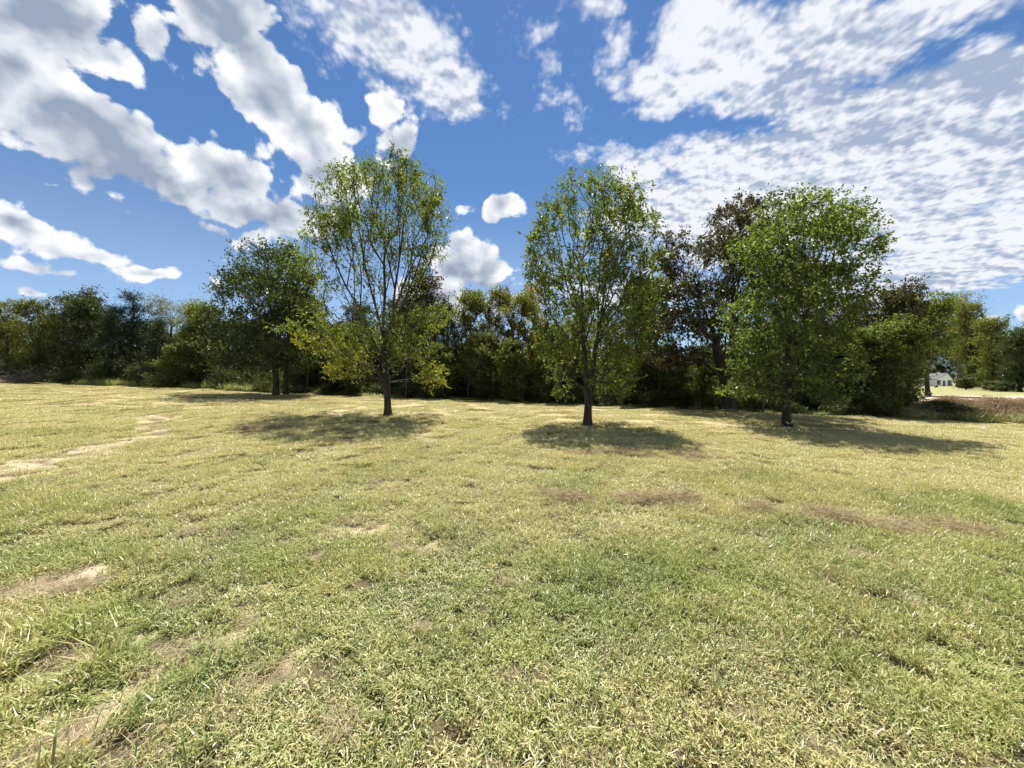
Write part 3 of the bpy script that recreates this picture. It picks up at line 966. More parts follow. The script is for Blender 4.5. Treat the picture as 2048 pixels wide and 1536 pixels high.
def oak():
    rng = np.random.RandomState(55)
    Y = 22.0
    base = P(1457, 826, Y); base[2] = terrain(base[0], Y)
    B = [(1485, 415, 36, 20), (1450, 440, 36, 26), (1520, 430, 40, 26), (1352, 478, 26, 24), (1342, 520, 40, 34, .9), (1420, 500, 40, 36), (1500, 490, 56, 44), (1330, 590, 44, 42), (1410, 580, 50, 40, .7),
         (1480, 570, 50, 50, .8), (1385, 640, 56, 34, .7), (1330, 660, 34, 26), (1350, 712, 64, 24), (1440, 660, 50, 36, .6), (1560, 560, 60, 60, .6), (1600, 640, 60, 60, .6), (1500, 720, 50, 26, .8)]
    bl = spread_depth(blob_px(B, Y, .9), base[0], Y, 3.4, rng)
    j = lambda px, py, dy=0.0: P(px, py, Y + dy)
    stems = [([j(1457, 826), j(1457, 795), j(1455, 765), j(1446, 730), j(1432, 690), j(1418, 645), j(1400, 600), j(1388, 555)], 0),
             ([j(1462, 700, .3), j(1468, 650, .5), j(1466, 590, .6), j(1470, 520, .6), j(1480, 460, .6)], 3),
             ([j(1420, 735, -.6), j(1385, 728, -.8), j(1350, 722, -1.)], 2),
             ([j(1395, 650, -.4), j(1362, 630, -.5), j(1338, 600, -.5)], 4),
             ([j(1500, 640, .4), j(1540, 590, .8), j(1570, 540, 1.)], 9),
             ([j(1405, 700, .6), j(1370, 672, .8)], 3)]

    def tone(pos, cl, rng):
        n = len(pos)
        reg = fbm(pos[:, 0] * .5 + 9, pos[:, 2] * .5, 2)
        bb = (rng.uniform(0, 1, n) < 0.2 + 0.6 * sst(reg, .42, .62)) * rng.uniform(.3, .9, n)
        left = sst(-pos[:, 0], 1.5, 4) * (cl > .6)
        return left * rng.uniform(.2, .9, n) * (rng.uniform(0, 1, n) < .5), bb
    tree_from('oak_tree', 'large dark oak with browned leaves and heavy limbs, behind the bright green tree leaning right', bl, stems, M['oak'], M['bark_dark'], 1350, rng, base, 0.40,
              k=0.5, per=50, size=0.17, spread=0.26, tone=tone, minz=1.8, thin=0.022, asp=0.55, r_tip=0.006)


tree_one(); tree_two(); tree_three(); tree_four_five(); oak()
print('main trees', round(time.time() - T0, 1))


# generic wood-edge trees: a few kinds, each a foot-centred Empty > trunk, crown; the rest are copies
def kind_tree(seed, leafmat, barkmat, H, W, low, n_attr, per, size, spread, tone, shape='round', trunks=1, asp=0.5, shell=0.5, r_base=0.13):
    rng = np.random.RandomState(seed)
    bl = []
    nb = 16
    for i in range(nb):
        t = (i + rng.uniform(0, 1)) / nb
        z = low + (H - low) * t
        if shape == 'cone':
            w = W * (1 - 0.86 * t) + 0.15
            off = 0.6 * w
        elif shape == 'vase':
            w = W * (0.45 + 0.75 * t) * (1 if t < .8 else .8)
            off = 0.7 * w
        else:
            w = W * math.sqrt(max(0.12, 1 - (1.75 * t - 0.95) ** 2))
            off = 0.62 * w
        for q in range(2):
            a = rng.uniform(0, 6.28)
            rr = W * rng.uniform(0.26, 0.44) * (0.6 if shape == 'cone' else 1)
            zz = min(z, H - rr * 0.5)
            bl.append([math.cos(a) * off * rng.uniform(.3, 1), math.sin(a) * off * rng.uniform(.3, 1), zz, rr, rr, rr * rng.uniform(.6, .95), 1.0])
    lean = rng.uniform(-.3, .3, 2)
    st = [([np.array([lean[0] * t * t, lean[1] * t * t, H * 0.8 * t]) + (rng.normal(size=3) * 0.05 * (t > 0)) for t in np.linspace(0, 1, 8)], 0)]
    if trunks > 1:
        st.append(([np.array([0.25 + 0.6 * t, 0.15 * t, H * 0.7 * t + .15]) for t in np.linspace(0.08, 1, 6)], 0))
    pts = sample_blobs(bl, n_attr, rng, shell)
    pts = pts[pts[:, 2] > 0.3]
    Q, par, N0 = grow(pts, st, rng, 0.5, low * 0.6)
    rad, kids, tips = radii(Q, par, r_base, 0.006)
    tr = wood_mesh('trunk', Q, par, kids, rad, barkmat, rng)
    cr = crown_mesh('crown', Q, par, rad, N0, leafmat, rng, int(per * 1.8), size, spread, 0.03, asp, tone, gap=1.1, thinmin=.25)
    return tr, cr, H


KT = {
    'round': kind_tree(101, M['olive'], M['bark_dark'], 7.5, 2.3, 1.6, 520, 26, 0.16, 0.34, tone_basic(.12, .10)),
    'tall': kind_tree(102, M['olive'], M['bark_dark'], 8.5, 1.9, 2.2, 420, 24, 0.15, 0.36, tone_basic(.20, .06), shape='vase', trunks=2),
    'dark': kind_tree(103, M['deep'], M['bark_dark'], 7.5, 2.4, 0.9, 620, 26, 0.17, 0.34, tone_basic(.04, .02)),
    'cedar': kind_tree(104, M['cedar'], M['bark_dark'], 7.5, 2.8, 0.5, 620, 24, 0.14, 0.34, tone_basic(.02, .03), shape='cone', asp=0.3),
    'feather': kind_tree(105, M['olive'], M['bark_grey'], 8.0, 2.3, 3.0, 330, 24, 0.12, 0.40, tone_basic(.32, .18), shape='vase', asp=0.35, shell=.8),
    'maple': kind_tree(106, M['maple'], M['bark_dark'], 7.0, 2.2, 0.8, 560, 24, 0.17, 0.34, tone_basic(.14, .03), asp=0.62),
    'overhang': kind_tree(110, M['maple'], M['bark_dark'], 7.0, 2.5, 3.3, 520, 26, 0.17, 0.34, tone_basic(.14, .03), asp=0.6),
    'brown': kind_tree(107, M['oak'], M['bark_dark'], 8.0, 2.2, 2.2, 430, 22, 0.17, 0.34, tone_basic(.02, .55)),
    'gold': kind_tree(108, M['gold'], M['bark_dark'], 7.5, 1.2, 2.6, 260, 24, 0.14, 0.28, tone_basic(.3, .1)),
    'bush': kind_tree(109, M['scrub'], M['bark_dark'], 3.0, 1.5, 0.25, 260, 30, 0.13, 0.30, tone_basic(.12, .08), r_base=0.05),
}
print('kinds', round(time.time() - T0, 1))
_nrs = np.random.RandomState(5)


def place(kind, px, top, s, label, group=None, name=None, wide=1.0, cat='tree', sz=None):
    """stand a copy of a kind at bearing px, s metres behind the field edge, its top at pixel row top"""
    tr, cr, H = KT[kind]
    u = (px - 1024) / 769
    Y = (23.7 + s) / (1 + 0.168 * u)
    X = u * Y
    zb = float(terrain(X, Y))
    h = EYE + (755 - top) / 769 * Y - zb
    f = h / H
    nm = name or {'cedar': 'cedar_tree', 'bush': 'shrub', 'gold': 'golden_tree', 'feather': 'locust_tree', 'brown': 'oak_tree'}.get(kind, 'woodland_tree')
    e = empty(nm, (X, Y, zb), label=label, cat=cat, group=group)
    fw = f ** 0.6 * wide * (sz or 1.0)
    e.scale = (fw, fw, f)
    e.rotation_euler = (0, 0, _nrs.uniform(0, 6.28))
    link(bpy.data.objects.new('trunk', tr), parent=e)
    link(bpy.data.objects.new('crown', cr), parent=e)
    return e


FRONT = 'trees along the front of the tree line'
front = [
    ('feather', -60, 600, 3.5, 'feathery yellow-green tree cut by the left edge of the view'),
    ('tall', 12, 602, 3.0, 'pale olive tree beside the brush pile at the far left'),
    ('round', 75, 604, 3.5, 'low olive tree just right of the brush pile at the far left'),
    ('dark', 150, 592, 2.0, 'broad dark tree in the left tree line under the wispy brownish top'),
    ('brown', 165, 578, 5.5, 'thin brownish tree top rising over the dark left tree line'),
    ('cedar', 222, 612, 2.0, 'dark cedar standing left of the tallest cedar in the left tree line'),
    ('cedar', 262, 585, 3.2, 'tallest pointed dark cedar in the left tree line'),
    ('cedar', 318, 640, 2.2, 'shorter dark cedar right of the tallest cedar'),
    ('feather', 345, 600, 6.0, 'see-through locust with sky between its twigs, right of the cedars'),
    ('maple', 352, 690, 0.8, 'low spreading bright green tree at the field edge, right of the cedars'),
    ('feather', 395, 602, 5.0, 'thin yellowish locust left of the pair of dark trees'),
    ('maple', 412, 612, 3.0, 'leafy green tree touching the left side of the pair of dark trees'),
    ('dark', 640, 640, 3.5, 'dark tree just right of the pair of dark trees'),
    ('maple', 690, 650, 2.5, 'green tree behind the left skirt of the open tall tree'),
    ('brown', 720, 600, 5.0, 'brownish tree seen through the open tall tree, left of its trunk'),
    ('brown', 845, 536, 4.0, 'browned tree rising behind the right side of the open tall tree'),
    ('brown', 800, 585, 6.0, 'dark browned tree seen just right of the open tall tree trunk'),
    ('maple', 705, 700, .9, 'low leafy young tree under the left skirt of the open tall tree'),
    ('maple', 880, 690, 1.2, 'low green young tree right of the open tall tree, at the field edge'),
    ('round', 962, 668, 1.3, 'bushy olive young tree in front of the gap between the first two row trees'),
    ('maple', 1028, 682, 1.0, 'bushy green young tree below the golden tree top'),
    ('round', 1238, 690, 1.1, 'bushy olive young tree right of the middle row tree trunk'),
    ('round', 1405, 735, 1.0, 'low bushy olive sapling left of the big oak trunk'),
    ('cedar', 895, 610, 3.0, 'narrow dark cedar right of the open tall tree'),
    ('round', 935, 588, 3.5, 'rounded olive tree left of the gap between the first two row trees'),
    ('tall', 985, 578, 4.5, 'tall olive tree midway between the first two row trees'),
    ('tall', 1030, 590, 3.0, 'slim olive tree left of the golden tree top'),
    ('gold', 1062, 574, 5.5, 'tree with a golden yellow top left of the middle row tree'),
    ('maple', 1105, 655, 1.8, 'low green tree at the foot of the middle row tree, left side'),
    ('round', 1150, 640, 3.5, 'olive tree behind the trunk of the middle row tree'),
    ('feather', 1215, 625, 5.0, 'loose olive tree behind the right side of the middle row tree'),
    ('maple', 1300, 560, 3.5, 'yellow-green tree between the middle row tree and the big oak'),
    ('maple', 1350, 740, 1.5, 'low leafy sapling under the long left limb of the big oak'),
    ('dark', 1530, 640, 4.5, 'dark tree behind the left half of the bright green leaning tree'),
    ('dark', 1640, 620, 4.0, 'dark tree behind the right half of the bright green leaning tree'),
    ('brown', 1715, 590, 4.0, 'brownish open tree showing right of the bright green leaning tree'),
    ('maple', 1740, 655, 1.5, 'mid green tree at the field edge right of the bright green leaning tree'),
    ('brown', 1800, 560, 3.0, 'dark-topped oak with a bare curved trunk, near the right end of the tree line'),
    ('tall', 1815, 592, 3.5, 'loose pale-leaved tree right of the dark-topped oak'),
    ('maple', 1768, 690, 1.2, 'leafy green tree at the right end of the tree line'),
    ('overhang', 1800, 640, 1.6, 'dark green tree overhanging the roof of the white house'),
]
for kd, px, top, s, lab in front:
    place(kd, px, top, s, lab, FRONT, wide=.82 if px > 1760 else 1.0)
for px, top, s, kd in [(20, 640, 8, 'dark'), (110, 630, 7, 'dark'), (190, 620, 7, 'dark'), (280, 640, 7, 'dark'), (350, 665, 8, 'maple'), (440, 640, 7, 'dark'), (520, 640, 6, 'dark'), (600, 650, 7, 'dark'),
                       (690, 660, 7, 'dark')]:
    place(kd, px, top, s, 'shaded tree in the rear of the left tree line, seen only as dark foliage', 'trees in the rear of the left tree line', wide=1.25)
for px, top, s, kd in [(770, 660, 8, 'dark'), (850, 640, 8, 'dark'), (930, 690, 7, 'dark'), (1000, 690, 8, 'dark'), (1080, 670, 8, 'maple'), (1160, 680, 7, 'dark'), (1240, 700, 8, 'dark'), (1320, 690, 8, 'dark')]:
    place(kd, px, top, s, 'shaded tree in the rear of the middle tree line, behind the two left row trees', 'trees in the rear of the middle tree line', wide=1.25)
for px, top, s, kd in [(1400, 690, 8, 'dark'), (1480, 680, 8, 'dark'), (1560, 660, 8, 'dark'), (1650, 660, 8, 'dark'), (1730, 690, 7, 'dark'), (1775, 690, 6, 'dark')]:
    place(kd, px, top, s, 'shaded tree in the rear of the right tree line, behind the oak and leaning tree', 'trees in the rear of the right tree line', wide=1.25)


# trees beyond the bank and round the house, at their own distances
def place_at(kind, px, top, Y, label, group, wide=1.0, name='woodland_tree'):
    tr, cr, H = KT[kind]
    X = (px - 1024) / 769 * Y
    zb = float(terrain(X, Y))
    f = (EYE + (755 - top) / 769 * Y - zb) / H
    e = empty(name, (X, Y, zb), label=label, cat='tree', group=group)
    e.scale = (f * wide, f * wide, f); e.rotation_euler = (0, 0, _nrs.uniform(0, 6.28))
    link(bpy.data.objects.new('trunk', tr), parent=e)
    link(bpy.data.objects.new('crown', cr), parent=e)


G = 'trees beyond the bank at the right'
place_at('feather', 1918, 588, 58, 'wind-swept pale green tree rising beyond the white house roof', G, .85)
place_at('overhang', 1916, 640, 64, 'leafy green tree under the wind-swept pale one, beyond the bank', G, 1.15)
place_at('overhang', 1856, 598, 31, 'open green tree leaning out over the white house from the end of the tree line', G, 1.0)
place_at('round', 1985, 640, 44, 'rounded olive tree standing over the low shrubs on the sandy strip', G, 1.0)
place_at('dark', 2040, 655, 40, 'dark leafy tree nearest the right edge, beyond the bank', G, 1.15)
place_at('tall', 1938, 606, 52, 'loose olive tree between the wind-swept pale tree and the rounded one', G, .9)
place_at('maple', 1958, 650, 66, 'full green tree at the left end of the trees beyond the bank', G, 1.1)
place_at('dark', 1972, 668, 50, 'dark green tree just right of the white house, beyond the bank', G)
place_at('maple', 1998, 690, 46, 'low spreading green tree on the sandy strip beyond the bank', G, 1.1)
place_at('round', 2028, 672, 62, 'olive tree near the right edge beyond the bank', G)
place_at('brown', 2062, 668, 56, 'brownish tree cut by the right edge of the view beyond the bank', G, 1.2)
place_at('dark', 2110, 680, 60, 'dark tree outside the right edge beyond the bank', G, 1.2)
for px, top, Y in [(1780, 690, 190), (1822, 676, 185), (1855, 684, 182), (1888, 672, 178), (1925, 690, 180), (1970, 700, 190), (2030, 700, 185), (2080, 700, 190)]:
    place_at('dark', px, top, Y, 'distant dark tree in the belt behind the white house', 'distant trees behind the white house', .95)


# undergrowth, scattered: uncountable brush that fills the foot of the tree line
def gn_scatter(name, sources, pos, rot, scl, idx, dry, kind='stuff', label=None):
    col = bpy.data.collections.new(name + '_sources')
    for i, me in enumerate(sources):
        o = bpy.data.objects.new('%s_%02d' % (name + '_piece', i), me)
        col.objects.link(o)
    me = bpy.data.meshes.new(name)
    n = len(pos)
    me.vertices.add(n); me.vertices.foreach_set('co', np.asarray(pos, np.float32).ravel())
    a = me.attributes.new('rot', 'FLOAT_VECTOR', 'POINT'); a.data.foreach_set('vector', np.asarray(rot, np.float32).ravel())
    a = me.attributes.new('scl', 'FLOAT_VECTOR', 'POINT'); a.data.foreach_set('vector', np.asarray(scl, np.float32).ravel())
    a = me.attributes.new('idx', 'INT', 'POINT'); a.data.foreach_set('value', np.asarray(idx, np.int32))
    a = me.attributes.new('dry', 'FLOAT', 'POINT'); a.data.foreach_set('value', np.asarray(dry, np.float32))
    o = bpy.data.objects.new(name, me)
    link(o, kind=kind, label=label)
    g = bpy.data.node_groups.new(name, 'GeometryNodeTree')
    g.interface.new_socket('Geometry', in_out='INPUT', socket_type='NodeSocketGeometry')
    g.interface.new_socket('Geometry', in_out='OUTPUT', socket_type='NodeSocketGeometry')
    gi = g.nodes.new('NodeGroupInput'); go = g.nodes.new('NodeGroupOutput')
    ip = g.nodes.new('GeometryNodeInstanceOnPoints')
    ci = g.nodes.new('GeometryNodeCollectionInfo')
    ci.inputs['Collection'].default_value = col
    ci.inputs['Separate Children'].default_value = True
    ci.inputs['Reset Children'].default_value = True

    def attr(nm, t):
        nd = g.nodes.new('GeometryNodeInputNamedAttribute'); nd.data_type = t
        nd.inputs['Name'].default_value = nm
        return nd.outputs[0]
    g.links.new(gi.outputs[0], ip.inputs['Points'])
    g.links.new(ci.outputs[0], ip.inputs['Instance'])
    ip.inputs['Pick Instance'].default_value = True
    g.links.new(attr('idx', 'INT'), ip.inputs['Instance Index'])
    e2r = g.nodes.new('FunctionNodeEulerToRotation')
    g.links.new(attr('rot', 'FLOAT_VECTOR'), e2r.inputs[0])
    g.links.new(e2r.outputs[0], ip.inputs['Rotation'])
    g.links.new(attr('scl', 'FLOAT_VECTOR'), ip.inputs['Scale'])
    g.links.new(ip.outputs[0], go.inputs[0])
    md = o.modifiers.new('scatter', 'NODES'); md.node_group = g
    return o


def brush_meshes():
    out = []
    for sd_ in range(4):
        rng = np.random.RandomState(300 + sd_)
        n = 2600
        c = rng.uniform(-1, 1, (26, 3)) * np.array([.8, .8, .5]) + np.array([0, 0, .75])
        pk = rng.randint(0, 26, n)
        pos = c[pk] + rng.normal(size=(n, 3)) * 0.19
        pos = pos[pos[:, 2] > 0.03]; n = len(pos)
        V, Ft = leaves(pos, rng.normal(size=(n, 3)) + np.array([0, 0, -.2]), 0.11, rng, .55)
        colr = np.stack([rng.uniform(0, 1, n), (rng.uniform(0, 1, n) < .08) * .7, (rng.uniform(0, 1, n) < .12) * .8, np.ones(n)], 1)
        colr = np.repeat(colr, 4, axis=0)
        # stalks
        polys = []
        for q in range(22):
            b = rng.uniform(-.6, .6, 3); b[2] = -.1
            t = c[rng.randint(26)]
            polys.append((np.array([b, (b + t) / 2 + rng.normal(size=3) * .06, t]), np.array([.014, .010, .005]), 3))
        V2, F2 = tube_mesh(polys)
        F2t = np.concatenate([F2[:, [0, 1, 2]], F2[:, [0, 2, 3]]])
        Va = np.concatenate([V, V2]); Fa = np.concatenate([Ft, F2t + len(V)])
        colr = np.concatenate([colr, np.tile([[.3, 0, 1, 1]], (len(V2), 1))])
        mi = np.concatenate([np.zeros(len(Ft), int), np.ones(len(F2t), int)])
        out.append(mesh_np('brush', Va, Fa, [M['scrub'] if sd_ % 2 else M['deep'], M['bark_dark']], {'leaf': colr}, mat_idx=mi))
    return out


def scatter_undergrowth():
    rng = np.random.RandomState(77)
    pos, rot, scl, idx = [], [], [], []
    for row, (s0, hs, sp) in enumerate([(1.2, 0.75, 1.0), (2.6, 1.1, 1.1), (4.5, 1.5, 1.3), (7.0, 1.9, 1.5), (10.0, 2.4, 1.8), (13, 2.8, 2.2)]):
        x = -75.0
        while east_of_wood(x, 23.7 - .168 * x + s0) < -0.9 - .85 * hs:
            x += sp * rng.uniform(.6, 1.3)
            s = s0 + rng.uniform(-.6, .8)
            y = 23.7 - .168 * x + s
            h = hs * rng.uniform(.55, 1.25)
            if row == 0 and rng.uniform() < .25: continue
            pos.append((x, y, float(terrain(x, y)) - .05))
            rot.append((0, 0, rng.uniform(0, 6.28)))
            w = max(h, .8) * rng.uniform(.8, 1.15)
            scl.append((w, w, h)); idx.append(rng.randint(4))
    gn_scatter('undergrowth', brush_meshes(), pos, rot, scl, idx, np.zeros(len(pos)))


scatter_undergrowth()


def trunks_in_wood():
    """thin bare stems that show in the gaps low in the tree line"""
    rng = np.random.RandomState(91)
    meshes = []
    for q in range(4):
        H = rng.uniform(4.5, 6.5)
        polys = []
        bend = rng.normal(size=2) * .35
        pts = np.array([[bend[0] * t * t, bend[1] * t * t, H * t] for t in np.linspace(0, 1, 7)]) + rng.normal(size=(7, 3)) * .03
        pts[0] = (0, 0, -.1)
        polys.append((pts, np.linspace(.055, .012, 7), 6))
        for b in range(7):
            i = rng.randint(2, 6)
            d = rng.normal(size=3); d[2] = abs(d[2]) + .3; d *= rng.uniform(.5, 1.3) / np.linalg.norm(d)
            polys.append((np.array([pts[i], pts[i] + d * .5, pts[i] + d + np.array([0, 0, .15])]), np.array([.018, .012, .004]), 4))
        V, Fq = tube_mesh(polys)
        meshes.append(mesh_np('trunk', V, Fq, M['bark_grey'], smooth=True))
    for (a, b, n, where) in [(-15, -3, 8, 'left of the middle row tree'), (-3, 9, 12, 'between the middle row tree and the oak'), (9, 17, 8, 'behind the leaning green tree')]:
        for i in range(n):
            x = rng.uniform(a, b); s = rng.uniform(.5, 2.6); y = 23.7 - .168 * x + s
            o = bpy.data.objects.new('sapling', meshes[rng.randint(4)])
            o.location = (x, y, float(terrain(x, y))); o.rotation_euler = (0, 0, rng.uniform(0, 6.28))
            o.scale = (1, 1, rng.uniform(.7, 1.1))
            link(o, label='thin bare stem in the dark tree line ' + where, cat='sapling', group='thin stems in the tree line ' + where)


trunks_in_wood()
print('wood', round(time.time() - T0, 1))


# ------------------------------------------------------------------ grass
def blade_mesh(name, size, count, rng, blen, bwid, seg=2, tuft=0.02, clover=0.25, flat=0.5):
    """a patch of mown turf: short leaning blades in tufts plus broad little clover leaves"""
    nt = max(4, int(count / 9))
    tc = rng.uniform(-size / 2, size / 2, (nt, 2))
    th = rng.uniform(.55, 1.25, nt)
    pk = rng.randint(0, nt, count)
    p2 = tc[pk] + rng.normal(size=(count, 2)) * tuft
    L = blen * th[pk] * (.45 + 1.25 * rng.uniform(0, 1, count) ** 2)
    az = rng.uniform(0, 6.283, count)
    lean = rng.uniform(0.15, 1.0, count) ** .8 * flat
    Wd = bwid * rng.uniform(.6, 1.4, count)
    d = np.stack([np.cos(az), np.sin(az)], 1)
    sdv = np.stack([-np.sin(az + rng.normal(size=count) * .5), np.cos(az)], 1)
    z0 = np.zeros(count)
    dirv = lambda l: np.stack([d[:, 0] * np.sin(l), d[:, 1] * np.sin(l), np.cos(l)], 1)
    p0 = np.stack([p2[:, 0], p2[:, 1], z0], 1)
    p1 = p0 + dirv(lean) * (L * .55)[:, None]
    p2_ = p1 + dirv(np.minimum(lean * 1.9 + .2, 1.75)) * (L * .5)[:, None]
    sv = np.stack([sdv[:, 0], sdv[:, 1], z0], 1) * Wd[:, None] * .5
    V = np.stack([p0 - sv * .8, p0 + sv * .8, p1 + sv, p1 - sv, p2_], 1).reshape(-1, 3)
    b = np.arange(count)[:, None] * 5
    Ft = np.concatenate([b + [[0, 1, 2]], b + [[0, 2, 3]], b + [[3, 2, 4]]], 1).reshape(-1, 3)
    rnd = rng.uniform(0, 1, count); kd = rng.uniform(0, .8, count) ** 2
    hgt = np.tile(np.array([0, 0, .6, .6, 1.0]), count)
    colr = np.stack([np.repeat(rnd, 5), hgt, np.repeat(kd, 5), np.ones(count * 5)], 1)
    nc = int(count * clover)
    if nc:
        q = rng.uniform(-size / 2, size / 2, (nc, 2))
        pos = np.stack([q[:, 0], q[:, 1], rng.uniform(.2, .75, nc) * blen], 1)
        dd = rng.normal(size=(nc, 3)); dd[:, 2] = dd[:, 2] * .35 + .1
        V2, F2 = leaves(pos, dd, bwid * 3.3, rng, .5, up=1.0, hang=.1)
        c2 = np.stack([np.repeat(rng.uniform(.25, 1, nc), 4), np.ones(nc * 4) * .9, np.repeat(rng.uniform(.2, 1, nc), 4), np.ones(nc * 4)], 1)
        Ft = np.concatenate([Ft, F2 + len(V)]); V = np.concatenate([V, V2]); colr = np.concatenate([colr, c2])
    return mesh_np(name, V, Ft, M['grass'], {'blade': colr})


def grass_zone(y0, y1, cell, srcs_dense, srcs_thin, rng, margin, base_scale, hvar, limit_s=None, xmax=60):
    ys = np.arange(y0, y1, cell)
    P_, R_, S_, I_, D_ = [], [], [], [], []
    nd = len(srcs_dense)
    for y in ys:
        w = min(1.34 * y + margin, xmax)
        xs = np.arange(-w, w, cell)
        x = xs + rng.uniform(-.5, .5, len(xs)) * cell
        yy = y + rng.uniform(-.5, .5, len(xs)) * cell
        bare, dry, lush, clip = masks(x, yy)
        n3 = fbm(x * 2.2, yy * 2.2, 3, .6)
        h = base_scale * np.clip(0.30 + 1.5 * n3 + .45 * lush - .35 * bare, .35, 1.7)
        keep = rng.uniform(0, 1, len(x)) > bare * .35
        if limit_s is not None: keep &= edge_s(x, yy) < limit_s
        thin = bare > .35
        idx = np.where(thin, nd + rng.randint(0, len(srcs_thin), len(x)), rng.randint(0, nd, len(x)))
        z = terrain(x, yy) + (1 - sst(np.hypot(x, yy), 14, 24)) * 0.035 * (fbm(x * 2.3, yy * 2.3, 3) - 0.5)
        P_.append(np.stack([x, yy, z - .004], 1)[keep])
        tl = rng.normal(size=(len(x), 2)) * .06
        R_.append(np.stack([tl[:, 0], tl[:, 1], rng.uniform(0, 6.28, len(x))], 1)[keep])
        xyz = np.stack([np.full(len(x), base_scale * 1.08), np.full(len(x), base_scale * 1.08), h * hvar], 1)
        S_.append(xyz[keep]); I_.append(idx[keep]); D_.append(np.clip(dry + .5 * bare + .35 * clip, 0, 1)[keep])
    return [np.concatenate(q) for q in (P_, R_, S_, I_, D_)]


def build_grass():
    rng = np.random.RandomState(9)
    near = [blade_mesh('turf', .30, 760, rng, .062, .0046, tuft=.0085, clover=.32, flat=1.02) for _ in range(8)]
    near_t = [blade_mesh('thin_turf', .30, 260, rng, .042, .0038, tuft=.03, clover=.08, flat=1.25) for _ in range(3)]
    a = grass_zone(0.7, 6.6, .235, near, near_t, rng, 1.6, 1.0, 1.0)
    gn_scatter('near_grass', near + near_t, *a)
    mid = [blade_mesh('turf', .62, 2000, rng, .060, .006, tuft=.024, clover=.25, flat=1.0) for _ in range(6)]
    mid_t = [blade_mesh('thin_turf', .62, 600, rng, .045, .006, tuft=.05, clover=.08, flat=1.25) for _ in range(2)]
    b = grass_zone(6.5, 13.5, .46, mid, mid_t, rng, 1.5, 1.0, 1.0)
    gn_scatter('middle_grass', mid + mid_t, *b)
    far = [blade_mesh('turf', 1.5, 4200, rng, .055, .011, tuft=.06, clover=.12, flat=1.0) for _ in range(5)]
    far_t = [blade_mesh('thin_turf', 1.5, 1500, rng, .05, .01, tuft=.09, clover=.05, flat=1.2) for _ in range(2)]
    c = grass_zone(13.2, 33, 1.15, far, far_t, rng, 2.0, 1.0, .8, limit_s=.3)
    gn_scatter('far_grass', far + far_t, *c)


build_grass()
print('grass', round(time.time() - T0, 1))


